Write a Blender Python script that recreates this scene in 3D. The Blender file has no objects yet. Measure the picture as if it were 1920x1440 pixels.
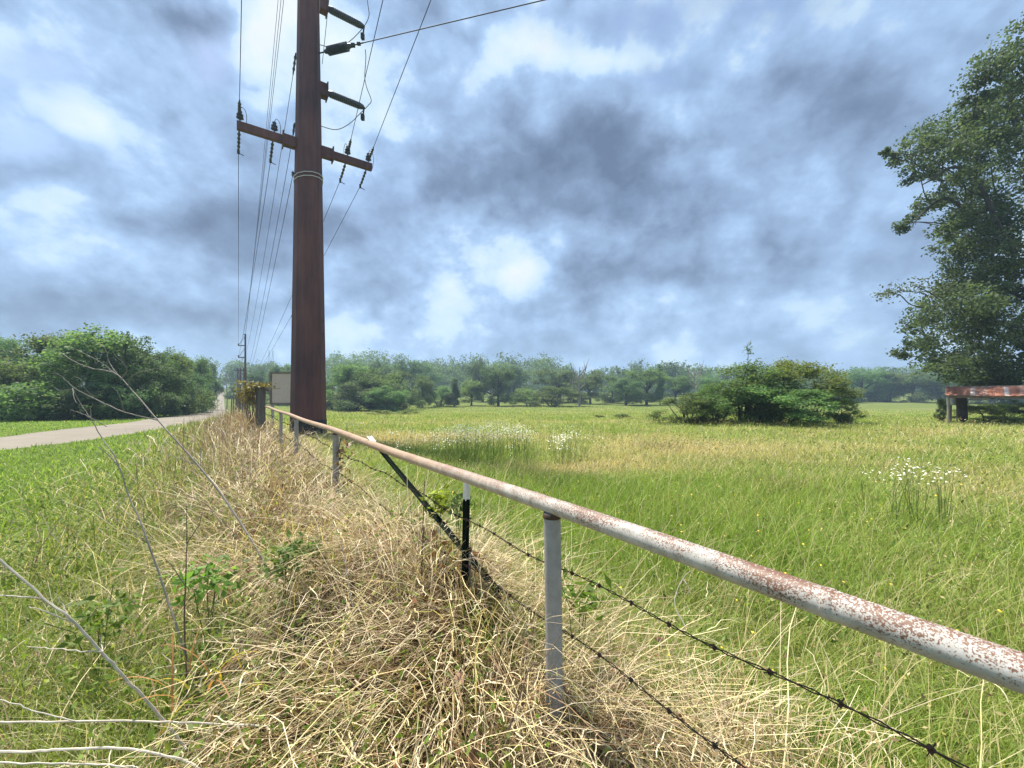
import bpy, math, random
import numpy as np
from mathutils import Vector

# ------------------------------------------------------------------ camera, sky, sun, exposure
S = bpy.context.scene
C = S.collection
F, CX, HY, H = 760.0, 960.0, 735.0, 1.5          # focal length and horizon in photo pixels, eye height
cam = bpy.data.cameras.new('camera'); cam.sensor_width = 36; cam.lens = 36 * F / 1920
cam.shift_y = (HY - 720) / 1920; cam.clip_start = 0.02; cam.clip_end = 5000
co = bpy.data.objects.new('camera', cam); C.objects.link(co)
co.location = (0, 0, H); co.rotation_euler = (math.pi / 2, 0, 0); S.camera = co

SUN_EL, SUN_AZ = math.radians(64), math.radians(-46)
sun_dir = Vector((math.sin(SUN_AZ) * math.cos(SUN_EL), math.cos(SUN_AZ) * math.cos(SUN_EL), math.sin(SUN_EL)))
sl = bpy.data.lights.new('sun', 'SUN'); sl.energy = 4.6; sl.angle = math.radians(3.0); sl.color = (1, .94, .84)
so = bpy.data.objects.new('sun', sl); C.objects.link(so); so.rotation_euler = sun_dir.to_track_quat('Z', 'Y').to_euler()
S.view_settings.view_transform = 'Standard'; S.view_settings.look = 'None'
S.view_settings.gamma = 1; S.view_settings.use_curve_mapping = False
EXPO = 1.05
S.view_settings.exposure = EXPO
K = 2 ** -EXPO

W_ = bpy.data.worlds.new('World'); S.world = W_; W_.use_nodes = True
nt = W_.node_tree; N = nt.nodes; L = nt.links; N.clear()


def nd(t, tree=None, **kw):
    n = (tree or nt).nodes.new(t)
    for k, v in kw.items(): setattr(n, k, v)
    return n


def mth(op, a, b=None, tree=None, c=None):
    t = tree or nt
    n = t.nodes.new('ShaderNodeMath'); n.operation = op
    for i, v in enumerate((a, b, c)):
        if v is None: continue
        if isinstance(v, (int, float)): n.inputs[i].default_value = v
        else: t.links.new(v, n.inputs[i])
    return n.outputs[0]


def vmth(op, a, b=None, tree=None):
    t = tree or nt
    n = t.nodes.new('ShaderNodeVectorMath'); n.operation = op
    for i, v in enumerate((a, b)):
        if v is None: continue
        if isinstance(v, tuple): n.inputs[i].default_value = v
        else: t.links.new(v, n.inputs[i])
    return n.outputs['Value'] if op == 'DOT_PRODUCT' else n.outputs['Vector']


def ramp(fac, stops, tree=None, interp='LINEAR'):
    t = tree or nt
    n = t.nodes.new('ShaderNodeValToRGB'); n.color_ramp.interpolation = interp
    e = n.color_ramp.elements
    while len(e) < len(stops): e.new(0.5)
    for el, (p, c) in zip(e, stops):
        el.position = p; el.color = (*c, 1) if len(c) == 3 else c
    t.links.new(fac, n.inputs[0])
    return n.outputs[0]


def noise(vec, scale, detail=4, rough=.55, tree=None, dist=0.0):
    t = tree or nt
    n = t.nodes.new('ShaderNodeTexNoise'); n.inputs['Scale'].default_value = scale
    n.inputs['Detail'].default_value = detail; n.inputs['Roughness'].default_value = rough
    n.inputs['Distortion'].default_value = dist
    if vec is not None: t.links.new(vec, n.inputs['Vector'])
    return n


tc = nd('ShaderNodeTexCoord')
dirv = tc.outputs['Generated']
sep = nd('ShaderNodeSeparateXYZ'); L.new(dirv, sep.inputs[0])
dx, dy, dz = sep.outputs
# cloud layer seen in perspective: point where the ray meets a flat deck
den = mth('ADD', mth('MAXIMUM', dz, 0.0), 0.30)
cmb = nd('ShaderNodeCombineXYZ'); L.new(mth('DIVIDE', dx, den), cmb.inputs[0]); L.new(mth('DIVIDE', dy, den), cmb.inputs[1])
deck = cmb.outputs[0]
flat = vmth('MULTIPLY', dirv, (1.0, 1.0, 1.25))          # clouds are flatter than they are wide
n_big = noise(deck, 0.75, 5, .55)
n_fine = noise(flat, 4.2, 9, .56, dist=.0)
n_wisp = noise(vmth('ADD', flat, (3.1, 1.7, .4)), 11.0, 8, .58, dist=.0)
# sky position of the larger cloud masses, warped by noise so that their edges are ragged
front = mth('MAXIMUM', dy, 0.08)
u0 = mth('DIVIDE', dx, front); v0 = mth('DIVIDE', dz, front)
wr = nd('ShaderNodeSeparateColor'); L.new(noise(vmth('ADD', flat, (7, 2, 5)), 5.5, 6, .58).outputs['Color'], wr.inputs[0])
u = mth('ADD', u0, mth('MULTIPLY', mth('SUBTRACT', wr.outputs[0], .5), .26))
v = mth('ADD', v0, mth('MULTIPLY', mth('SUBTRACT', wr.outputs[1], .5), .20))
uv = nd('ShaderNodeCombineXYZ'); L.new(u, uv.inputs[0]); L.new(v, uv.inputs[1]); uv = uv.outputs[0]


def blob_sum(lst):
    tot = None
    for (x, y, sx, sy, a) in lst:
        d = vmth('SUBTRACT', uv, ((x - CX) / F, (HY - y) / F, 0))
        d = vmth('MULTIPLY', d, (F / sx, F / sy, 0))
        q = vmth('DOT_PRODUCT', d, d)
        g = mth('MULTIPLY', mth('EXPONENT', mth('MULTIPLY', q, -1.0)), a)
        tot = g if tot is None else mth('ADD', tot, g)
    return tot


CLOUD = [  # photo x, y, half sizes, brightness
    (1080, 300, 230, 90, -.34), (1190, 390, 200, 70, -.28), (1230, 520, 270, 40, -.30), (790, 330, 120, 90, -.20), (680, 420, 160, 60, -.24),
    (350, 420, 150, 60, -.28), (90, 590, 240, 50, -.22), (420, 320, 60, 100, -.16), (1560, 160, 240, 110, -.16), (1500, 470, 200, 60, -.14), (1790, 330, 140, 150, -.04),
    (370, 30, 70, 40, -.30), (760, 20, 60, 50, -.20), (800, 545, 130, 30, -.16), (330, 590, 160, 40, -.14), (1050, 30, 60, 30, -.08), (900, 200, 130, 50, -.12),
    (640, 120, 110, 120, .42), (490, 60, 60, 110, .34), (985, 95, 90, 40, .30), (1120, 110, 90, 35, .26), (920, 500, 80, 55, .42),
    (290, 370, 70, 40, .24), (80, 390, 110, 40, .24), (210, 220, 90, 50, .26), (60, 50, 110, 50, .20), (1280, 210, 110, 50, .20), (660, 270, 60, 60, .20),
    (730, 620, 160, 25, .14), (1000, 610, 120, 22, .12), (1060, 180, 60, 30, .12), (200, 470, 120, 25, .14), (1600, 445, 50, 30, .16), (1380, 110, 40, 60, .1), (120, 160, 70, 40, .08), (820, 400, 60, 40, .06),
]
BLUE = [(1180, 30, 90, 40, .55), (1240, 150, 60, 35, .5), (40, 270, 80, 40, .6), (70, 120, 90, 40, .45), (390, 110, 50, 60, .5), (1400, 20, 120, 30, .3), (1620, 450, 40, 25, .3), (250, 300, 50, 25, .25)]
val = blob_sum(CLOUD)
val = mth('ADD', val, mth('MULTIPLY', mth('SUBTRACT', n_fine.outputs['Fac'], .5), 1.0))
val = mth('ADD', val, mth('MULTIPLY', mth('SUBTRACT', n_big.outputs['Fac'], .5), .30))
n_puff = noise(vmth('ADD', flat, (1.3, 4.2, 2.2)), 5.0, 6, .52)
puff = mth('ABSOLUTE', mth('MULTIPLY', mth('SUBTRACT', n_puff.outputs['Fac'], .5), 2.0))
val = mth('ADD', val, mth('MULTIPLY', mth('SUBTRACT', puff, .16), .62))
val = mth('ADD', val, mth('MULTIPLY', mth('SUBTRACT', n_wisp.outputs['Fac'], .5), .55))
val = mth('ADD', mth('MULTIPLY', val, 1.02), .55)
ccol = ramp(val, [(0.0, (.135, .195, .32)), (.20, (.205, .29, .455)), (.44, (.335, .485, .73)), (.58, (.44, .63, .93)), (.68, (.63, .82, 1.0)), (.90, (.82, .95, 1.0)), (1.0, (.92, .98, 1.0))])
bl = mth('ADD', blob_sum(BLUE), mth('MULTIPLY', mth('SUBTRACT', n_fine.outputs['Fac'], .5), 1.0))
bl = mth('MINIMUM', mth('MAXIMUM', mth('MULTIPLY', bl, 1.6), 0.0), .75)
sky = nd('ShaderNodeTexSky', sky_type='NISHITA', sun_disc=False, sun_elevation=SUN_EL, sun_rotation=SUN_AZ, altitude=100, air_density=1.0, dust_density=1.0, ozone_density=1.0)
bg_sky = nd('ShaderNodeBackground'); L.new(sky.outputs[0], bg_sky.inputs[0]); bg_sky.inputs[1].default_value = 0.085
bg_cl = nd('ShaderNodeBackground'); L.new(ccol, bg_cl.inputs[0]); bg_cl.inputs[1].default_value = K
mx = nd('ShaderNodeMixShader'); L.new(mth('SUBTRACT', 1.0, bl), mx.inputs[0]); L.new(bg_sky.outputs[0], mx.inputs[1]); L.new(bg_cl.outputs[0], mx.inputs[2])
out = nd('ShaderNodeOutputWorld'); L.new(mx.outputs[0], out.inputs[0])

# ------------------------------------------------------------------ helpers
rng = np.random.default_rng(7); random.seed(7)


def tag(o, label=None, cat=None, group=None, kind=None):
    for k, v_ in (('label', label), ('category', cat), ('group', group), ('kind', kind)):
        if v_: o[k] = v_
    return o


ORG = {}; LAST = [None]


def thing(name, loc, label, cat, group=None):
    o = bpy.data.objects.new(name, None); C.objects.link(o); o.location = loc; o.empty_display_size = .2
    ORG[o.name] = np.array(loc, float)
    return tag(o, label, cat, group)


def link_mesh(name, verts, faces, mat, parent=None, col=None, smooth=False, org=None):
    """verts in world space; faces: list, or int array of shape (n,k) / list of such arrays"""
    me = bpy.data.meshes.new(name)
    verts = np.asarray(verts, np.float32)
    base = np.zeros(3)
    if parent is not None: base = ORG[parent.name]
    elif org is not None: base = np.array(org, float)
    verts = verts - base.astype(np.float32)
    if isinstance(faces, np.ndarray): faces = [faces]
    if faces and isinstance(faces[0], np.ndarray):
        me.vertices.add(len(verts)); me.vertices.foreach_set('co', verts.ravel())
        loops = np.concatenate([f.ravel() for f in faces]).astype(np.int32)
        tot = np.concatenate([np.full(len(f), f.shape[1], np.int32) for f in faces])
        me.loops.add(len(loops)); me.loops.foreach_set('vertex_index', loops)
        me.polygons.add(len(tot)); me.polygons.foreach_set('loop_start', np.concatenate([[0], np.cumsum(tot)[:-1]]).astype(np.int32))
        me.update(calc_edges=True)
    else:
        me.from_pydata(verts.tolist(), [], faces); me.update()
    if smooth: me.polygons.foreach_set('use_smooth', np.ones(len(me.polygons), bool))
    if col is not None:
        a = me.color_attributes.new('Col', 'FLOAT_COLOR', 'POINT')
        c4 = np.ones((len(verts), 4), np.float32); c4[:, :3] = col
        a.data.foreach_set('color', c4.ravel())
    if mat: me.materials.append(mat)
    o = bpy.data.objects.new(name, me); C.objects.link(o)
    if parent is not None:
        o.parent = parent
    else: o.location = base
    ORG[o.name] = base; LAST[0] = o
    return o


class MB:
    def __init__(s): s.v = []; s.f = []

    def add(s, v, f):
        n = len(s.v); s.v += [tuple(p) for p in v]; s.f += [tuple(i + n for i in q) for q in f]

    def box(s, c, size, ax=None, ay=None, az=None):
        ax = np.array(ax if ax is not None else (1, 0, 0), float); ay = np.array(ay if ay is not None else (0, 1, 0), float)
        az = np.array(az if az is not None else (0, 0, 1), float); c = np.array(c, float)
        v_ = [c + ax * size[0] / 2 * i + ay * size[1] / 2 * j + az * size[2] / 2 * k for k in (-1, 1) for j in (-1, 1) for i in (-1, 1)]
        s.add(v_, [(0, 2, 3, 1), (4, 5, 7, 6), (0, 1, 5, 4), (2, 6, 7, 3), (0, 4, 6, 2), (1, 3, 7, 5)])

    def bar(s, a, b, w, h, up=(0, 0, 1)):
        a = np.array(a, float); b = np.array(b, float); d = b - a; ln = np.linalg.norm(d); d /= ln
        x = np.cross(d, up); x /= np.linalg.norm(x); y = np.cross(x, d)
        s.box((a + b) / 2, (w, h, ln), x, y, d)

    def tube(s, pts, r, n=8, cap=True):
        pts = np.array(pts, float); m = len(pts)
        rr = np.full(m, r, float) if np.isscalar(r) else np.array(r, float)
        t = np.gradient(pts, axis=0); t /= np.linalg.norm(t, axis=1)[:, None] + 1e-12
        ref = np.array((0, 0, 1.)) if abs(t[0][2]) < .9 else np.array((1., 0, 0))
        base = len(s.v)
        x = np.cross(t[0], ref); x /= np.linalg.norm(x)
        for i in range(m):
            x = x - t[i] * np.dot(x, t[i]); x /= np.linalg.norm(x); y = np.cross(t[i], x)
            for k in range(n):
                a = 2 * math.pi * k / n
                s.v.append(tuple(pts[i] + rr[i] * (x * math.cos(a) + y * math.sin(a))))
        for i in range(m - 1):
            for k in range(n):
                s.f.append((base + i * n + k, base + i * n + (k + 1) % n, base + (i + 1) * n + (k + 1) % n, base + (i + 1) * n + k))
        if cap:
            s.f.append(tuple(base + k for k in range(n))[::-1]); s.f.append(tuple(base + (m - 1) * n + k for k in range(n)))

    def build(s, name, mat, parent=None, smooth=False, org=None):
        o = link_mesh(name, s.v, s.f, mat, parent, None, smooth, org)
        if smooth: o.data.set_sharp_from_angle(angle=math.radians(40))
        return o


TAB = np.random.default_rng(3).random((256, 256))


def vnoise(x, y):
    xi = np.floor(x).astype(int); yi = np.floor(y).astype(int); fx = x - xi; fy = y - yi
    fx = fx * fx * (3 - 2 * fx); fy = fy * fy * (3 - 2 * fy)
    a = TAB[xi % 256, yi % 256]; b = TAB[(xi + 1) % 256, yi % 256]; c = TAB[xi % 256, (yi + 1) % 256]; d = TAB[(xi + 1) % 256, (yi + 1) % 256]
    return (a * (1 - fx) + b * fx) * (1 - fy) + (c * (1 - fx) + d * fx) * fy


def fbm(x, y, oct=4):
    s = 0; a = .5; t = 0
    for i in range(oct):
        s = s + a * vnoise(x * 2 ** i + 17 * i, y * 2 ** i + 31 * i); t += a; a *= .55
    return s / t


def sstep(a, b, x):
    t = np.clip((x - a) / (b - a), 0, 1); return t * t * (3 - 2 * t)


# ------------------------------------------------------------------ lie of the land
FD = np.array((-.5784, .8158)); FN = np.array((.8158, .5784)); F0 = np.array((.745, .590))   # fence line: direction, right-hand normal, a point


def fence_sp(x, y):
    ax = x - F0[0]; ay = y - F0[1]
    return ax * FD[0] + ay * FD[1], ax * FN[0] + ay * FN[1]


def ground(x, y):
    x = np.asarray(x, float); y = np.asarray(y, float)
    z = -1.6 * sstep(10, 70, y) + 3.0 * sstep(90, 260, y)
    z = z + 2.3 * sstep(60, 200, y) * sstep(-30, -80, x)
    s, p = fence_sp(x, y)
    b = np.exp(-((p + .35) / .75) ** 2) * sstep(-4, -1, s) * (1 - sstep(24, 40, s))
    z = z + b * (.13 + .27 * sstep(.6, 2.4, s)) * (.75 + .5 * fbm(x * 1.3, y * 1.3, 2))
    z = z + .20 * np.exp(-((s - 2.15) / 1.0) ** 2 - ((p - .08) / .5) ** 2)
    z = z + .10 * (fbm(x * .12 + 5, y * .12, 2) - .5) * (1 - sstep(60, 90, y)) + .05 * (fbm(x * .8, y * .8, 2) - .5) * np.clip(1 - np.abs(y) / 40, 0, 1)
    return z


def gz(x, y): return float(ground(x, y))


def at(px, py, Y): return np.array(((px - CX) / F * Y, Y, H + (HY - py) / F * Y))


def xz(px, Y): return (px - CX) / F * Y


# road centre line
RC = np.array([(-14.0, -30), (-14.2, -5), (-14.5, 5), (-15.0, 11.5), (-16.1, 16), (-18.9, 22), (-24.3, 30.5), (-31.5, 41.5), (-44.5, 60), (-76, 104), (-108.5, 150), (-145, 200), (-188, 258), (-222, 300)])


def resample(P, n):
    # Catmull-Rom through the points
    P = np.vstack([2 * P[0] - P[1], P, 2 * P[-1] - P[-2]]); o = []
    for i in range(1, len(P) - 2):
        for t in np.linspace(0, 1, n, endpoint=False):
            a, b, c, d = P[i - 1:i + 3]
            o.append(.5 * ((2 * b) + (c - a) * t + (2 * a - 5 * b + 4 * c - d) * t * t + (3 * b - a - 3 * c + d) * t ** 3))
    o.append(P[-2]); return np.array(o)


RL = resample(RC, 14)


def road_dist(x, y):
    x = np.asarray(x, float).ravel(); y = np.asarray(y, float).ravel()
    d = np.full(len(x), 1e9)
    for i in range(len(RL)):
        d = np.minimum(d, (x - RL[i, 0]) ** 2 + (y - RL[i, 1]) ** 2)
    return np.sqrt(d)


def blobs2(x, y, lst):
    s = 0
    for (cx_, cy_, sx, sy, a) in lst: s = s + a * np.exp(-((x - cx_) / sx) ** 2 - ((y - cy_) / sy) ** 2)
    return s


DRY = [(1.9, 8.2, 2.2, 1.0, 1.0), (-4.5, 13, 3.0, 3.2, .9), (5, 10.5, 4.0, 1.6, .8), (7.5, 6.4, 1.8, 1.4, .6), (3.0, 13.5, 5, 1.2, .45), (12, 12, 5, 2.0, .4), (14.5, 16.5, 6, 2, .5), (-1, 22, 9, 3, .5), (9, 5.2, 2.5, 1.2, .3), (22, 18.5, 4, 1.2, .7), (20, 14, 6, 1.5, .35)]
LUSH = [(2.2, 5.8, 2.4, 1.3, .8), (1.6, 3.4, 1.5, .9, .6), (5, 3.5, 1.6, 1, .4), (0, 9.5, 1.5, 1.2, .5), (-2, 8, 1.8, 1.6, .5)]


def field_tint(x, y):
    """how dry (0 lush .. 1 straw) the pasture is at a spot"""
    n = fbm(x * .25 + 3, y * .4 + 9, 4); m = fbm(x * .9, y * 1.3, 3)
    d = .30 + .9 * (n - .5) + .55 * (m - .5) + blobs2(x, y, DRY) * .75 - blobs2(x, y, LUSH) * .45 + .12 * sstep(14, 40, y) - .10 * sstep(60, 120, y)
    return np.clip(d, 0, 1)


G_LUSH = np.array((.215, .300, .050)); G_MID = np.array((.285, .335, .088)); G_DRY = np.array((.46, .39, .175)); VERGE = np.array((.205, .300, .050)); STRAW = np.array((.80, .68, .44))


def field_col(x, y):
    d = field_tint(x, y)[:, None]
    return np.where(d < .5, G_LUSH + (G_MID - G_LUSH) * (d / .5), G_MID + (G_DRY - G_MID) * ((d - .5) / .5))


def zone(x, y):
    """weights: pasture, straw bank, mown verge"""
    s, p = fence_sp(x, y)
    w = (fbm(x * 1.1 + 40, y * 1.1, 3) - .5)
    right = sstep(.15, .75, p + w * 1.1 - .12 * sstep(8, 14, s))
    left = 1 - sstep(-1.75, -.85, p + w * 1.5)
    straw = np.clip(1 - right - left, 0, 1) * (1 - .6 * sstep(30, 45, s))
    return right, straw, left


# ------------------------------------------------------------------ materials
def new_mat(name):
    m = bpy.data.materials.new(name); m.use_nodes = True; t = m.node_tree; t.nodes.clear()
    o = t.nodes.new('ShaderNodeOutputMaterial'); return m, t, o


def mat_plain(name, c1, c2, scale=8, rough=.7, metal=0.0, bump=.0, stretch=None, spec=.5, detail=5):
    m, t, o = new_mat(name)
    p = nd('ShaderNodeBsdfPrincipled', t); p.inputs['Roughness'].default_value = rough; p.inputs['Metallic'].default_value = metal
    p.inputs['Specular IOR Level'].default_value = spec
    cd = nd('ShaderNodeTexCoord', t); vec = cd.outputs['Object']
    if stretch: vec = vmth('MULTIPLY', vec, stretch, t)
    n = noise(vec, scale, detail, .6, t)
    t.links.new(ramp(n.outputs['Fac'], [(.3, c1), (.7, c2)], t), p.inputs['Base Color'])
    if bump:
        b = nd('ShaderNodeBump', t); b.inputs['Strength'].default_value = bump; b.inputs['Distance'].default_value = .01
        t.links.new(n.outputs['Fac'], b.inputs['Height']); t.links.new(b.outputs[0], p.inputs['Normal'])
    t.links.new(p.outputs[0], o.inputs[0]); return m


def mat_veg(name, tint=(1, 1, 1), transl=.35, rough=.55, attr=True, jitter=0.0, spec=.25):
    """leaf or blade: colour from the mesh, thin and partly see-through to light"""
    m, t, o = new_mat(name)
    p = nd('ShaderNodeBsdfPrincipled', t); p.inputs['Roughness'].default_value = rough; p.inputs['Specular IOR Level'].default_value = spec
    tr = nd('ShaderNodeBsdfTranslucent', t); mxs = nd('ShaderNodeMixShader', t); mxs.inputs[0].default_value = transl
    a = nd('ShaderNodeAttribute', t); a.attribute_name = 'Col'
    c = vmth('MULTIPLY', a.outputs['Color'], tuple(tint), t)
    if jitter:
        oi = nd('ShaderNodeObjectInfo', t); h = nd('ShaderNodeHueSaturation', t)
        t.links.new(mth('ADD', mth('MULTIPLY', oi.outputs['Random'], .05, t), .475, t), h.inputs['Hue'])
        t.links.new(mth('ADD', mth('MULTIPLY', oi.outputs['Random'], jitter, t), 1 - jitter / 2, t), h.inputs['Value'])
        t.links.new(c, h.inputs['Color']); c = h.outputs[0]
    t.links.new(c, p.inputs['Base Color'])
    warm = vmth('MULTIPLY', c, (1.35, 1.4, .8), t); t.links.new(warm, tr.inputs[0])
    t.links.new(p.outputs[0], mxs.inputs[1]); t.links.new(tr.outputs[0], mxs.inputs[2]); t.links.new(mxs.outputs[0], o.inputs[0])
    return m


M_grass = mat_veg('grass_blade', transl=.4)
M_straw = mat_veg('straw', transl=.25, rough=.5, spec=.35)
M_leaf_mid = mat_veg('leaf_mid', (.125, .190, .070), .5, jitter=.5)
M_leaf_dark = mat_veg('leaf_dark', (.090, .142, .060), .45, jitter=.4)
M_leaf_lite = mat_veg('leaf_light', (.165, .225, .070), .5, jitter=.4)
M_leaf_weed = mat_veg('leaf_weed', (1, 1, 1), .4)
M_bark = mat_plain('bark', (.032, .027, .023), (.075, .064, .053), 6, .9, stretch=(1, 1, .3))
M_deadwood = mat_plain('dead_wood', (.16, .14, .12), (.30, .27, .24), 10, .85, stretch=(1, 1, .3))
M_stem_grey = mat_plain('grey_stem', (.20, .17, .14), (.36, .31, .25), 30, .75)
M_stem_pale = mat_plain('pale_stem', (.40, .35, .26), (.60, .54, .43), 30, .65)
M_stem_brown = mat_plain('brown_stem', (.08, .05, .035), (.17, .11, .075), 30, .8)
M_wire = mat_plain('wire_metal', (.03, .032, .036), (.06, .06, .065), 20, .75, 0.0, spec=.2)
M_barb = mat_plain('barbed_wire_rust', (.045, .028, .02), (.11, .06, .035), 40, .8, .2)
M_insul = mat_plain('insulator_grey', (.03, .035, .045), (.055, .06, .075), 12, .4)
M_band = mat_plain('steel_band', (.55, .55, .55), (.7, .7, .7), 20, .45, .4)
M_galv = mat_plain('galvanised', (.25, .26, .27), (.4, .41, .42), 14, .5, .5)
M_foot = mat_plain('dark_coating', (.016, .017, .022), (.035, .034, .038), 5, .7)
M_oldpost = mat_plain('old_timber', (.06, .052, .045), (.17, .15, .125), 9, .95, bump=.6, stretch=(1, 1, .12))
M_frame = mat_plain('weathered_frame', (.13, .10, .08), (.24, .19, .155), 10, .9)
M_tpost_g = mat_plain('green_paint', (.006, .011, .008), (.013, .021, .015), 20, .8, spec=.05)
M_tpost_w = mat_plain('white_paint', (.62, .62, .60), (.80, .80, .78), 30, .6)
M_lattice = mat_plain('lattice_steel', (.17, .19, .22), (.24, .26, .29), 5, .6, .3)
M_white_petal = mat_plain('white_petal', (.56, .57, .44), (.72, .72, .60), 50, .7)
M_yellow = mat_plain('yellow_petal', (.75, .48, .02), (.85, .6, .05), 50, .7)


def mat_corten():
    m, t, o = new_mat('rusted_steel')
    p = nd('ShaderNodeBsdfPrincipled', t); p.inputs['Roughness'].default_value = .62; p.inputs['Specular IOR Level'].default_value = .45
    cd = nd('ShaderNodeTexCoord', t)
    n = noise(vmth('MULTIPLY', cd.outputs['Object'], (1, 1, .12), t), 5, 6, .65, t)
    n2 = noise(cd.outputs['Object'], .55, 3, .5, t)
    f = mth('ADD', mth('MULTIPLY', n.outputs['Fac'], .5, t), mth('MULTIPLY', n2.outputs['Fac'], .5, t), t)
    t.links.new(ramp(f, [(.34, (.050, .020, .021)), (.5, (.105, .040, .035)), (.66, (.165, .066, .048))], t), p.inputs['Base Color'])
    t.links.new(p.outputs[0], o.inputs[0]); return m


M_corten = mat_corten()


def mat_pipe(name, rusty):
    """old white paint on pipe, rust coming through as flecks, redder further along"""
    m, t, o = new_mat(name)
    p = nd('ShaderNodeBsdfPrincipled', t); p.inputs['Roughness'].default_value = .55
    g = nd('ShaderNodeNewGeometry', t); pos = g.outputs['Position']
    sp = nd('ShaderNodeSeparateXYZ', t); t.links.new(g.outputs['Normal'], sp.inputs[0])
    ps = nd('ShaderNodeSeparateXYZ', t); t.links.new(pos, ps.inputs[0])
    along = mth('SUBTRACT', mth('MULTIPLY', ps.outputs[1], .8158, t), mth('MULTIPLY', ps.outputs[0], .5784, t), t)
    fl = noise(pos, 340, 3, .6, t).outputs['Fac']; fl2 = noise(pos, 180, 4, .6, t).outputs['Fac']
    big = noise(pos, 5.0, 3, .6, t).outputs['Fac']; med = noise(pos, 14, 4, .6, t).outputs['Fac']
    up = mth('MULTIPLY', mth('ADD', sp.outputs[2], .15, t), .075, t)
    k = mth('ADD', mth('ADD', mth('MULTIPLY', fl, .55, t), mth('MULTIPLY', fl2, .45, t), t), mth('ADD', up, mth('MULTIPLY', mth('SUBTRACT', big, .5, t), .35, t), t), t)
    k = mth('ADD', k, rusty, t)
    fleck = ramp(k, [(.543, (0, 0, 0)), (.60, (1, 1, 1))], t)
    # old reddish stain that spreads with distance along the rail
    far = mth('MINIMUM', mth('MAXIMUM', mth('MULTIPLY', mth('SUBTRACT', along, .9, t), .55, t), 0.0, t), 1.0, t)
    stain = mth('MULTIPLY', far, mth('ADD', mth('MULTIPLY', med, 1.55, t), mth('MULTIPLY', up, 4.5, t), t), t)
    stain = mth('MINIMUM', mth('MAXIMUM', stain, 0.0, t), .88, t)
    white = ramp(noise(pos, 22, 5, .6, t).outputs['Fac'], [(.3, (.33, .305, .27)), (.65, (.56, .535, .49))] if rusty > -.05 else [(.3, (.24, .235, .235)), (.65, (.34, .335, .33))], t)
    red = ramp(fl2, [(.35, (.32, .175, .085)), (.65, (.50, .35, .215))], t)
    rust = ramp(fl, [(.3, (.090, .043, .026)), (.7, (.22, .105, .058))], t)
    m1 = nd('ShaderNodeMixRGB', t); t.links.new(stain if rusty > -.05 else mth('MULTIPLY', stain, .15, t), m1.inputs[0]); t.links.new(white, m1.inputs[1]); t.links.new(red, m1.inputs[2])
    m2 = nd('ShaderNodeMixRGB', t); fk = mth('MULTIPLY', fleck, mth('SUBTRACT', 1.0, mth('MULTIPLY', far, .55, t), t), t)
    t.links.new(fk, m2.inputs[0]); t.links.new(m1.outputs[0], m2.inputs[1]); t.links.new(rust, m2.inputs[2])
    t.links.new(m2.outputs[0], p.inputs['Base Color'])
    b = nd('ShaderNodeBump', t); b.inputs['Strength'].default_value = .35; b.inputs['Distance'].default_value = .001
    t.links.new(k, b.inputs['Height']); t.links.new(b.outputs[0], p.inputs['Normal'])
    t.links.new(p.outputs[0], o.inputs[0]); return m


M_rail = mat_pipe('painted_rail', 0.0)
M_post = mat_pipe('painted_post', -.055)


def mat_ground():
    m, t, o = new_mat('soil_and_turf')
    p = nd('ShaderNodeBsdfPrincipled', t); p.inputs['Roughness'].default_value = .95; p.inputs['Specular IOR Level'].default_value = .1
    a = nd('ShaderNodeAttribute', t); a.attribute_name = 'Col'
    g = nd('ShaderNodeNewGeometry', t)
    n1 = noise(g.outputs['Position'], 5, 8, .7, t); n2 = noise(vmth('MULTIPLY', g.outputs['Position'], (.5, 1, 1), t), .7, 6, .65, t)
    f = mth('ADD', mth('MULTIPLY', n1.outputs['Fac'], .9, t), mth('MULTIPLY', n2.outputs['Fac'], .6, t), t)
    sc = nd('ShaderNodeVectorMath', t, operation='SCALE'); t.links.new(a.outputs['Color'], sc.inputs[0]); t.links.new(mth('ADD', f, .25, t), sc.inputs['Scale'])
    t.links.new(sc.outputs[0], p.inputs['Base Color'])
    b = nd('ShaderNodeBump', t); b.inputs['Strength'].default_value = .9; b.inputs['Distance'].default_value = .12
    t.links.new(n1.outputs['Fac'], b.inputs['Height']); t.links.new(b.outputs[0], p.inputs['Normal'])
    t.links.new(p.outputs[0], o.inputs[0]); return m


def mat_road():
    m, t, o = new_mat('gravel_road')
    p = nd('ShaderNodeBsdfPrincipled', t); p.inputs['Roughness'].default_value = .9
    g = nd('ShaderNodeNewGeometry', t)
    n1 = noise(g.outputs['Position'], 30, 6, .7, t); n2 = noise(g.outputs['Position'], .6, 5, .6, t)
    f = mth('ADD', mth('MULTIPLY', n1.outputs['Fac'], .4, t), mth('MULTIPLY', n2.outputs['Fac'], .6, t), t)
    t.links.new(ramp(f, [(.35, (.145, .122, .092)), (.65, (.235, .202, .156))], t), p.inputs['Base Color'])
    t.links.new(p.outputs[0], o.inputs[0]); return m


# ------------------------------------------------------------------ ground sheet, road
def axis(lim_lo, lim_hi, fine, grow):
    p = [0.0]; st = fine
    while p[-1] < lim_hi: p.append(p[-1] + st); st = fine if p[-1] < 6 else st * grow
    q = [0.0]; st = fine
    while q[-1] > lim_lo: q.append(q[-1] - st); st = fine if q[-1] > -6 else st * grow
    return np.array(sorted(set(q[1:] + p)))


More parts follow.
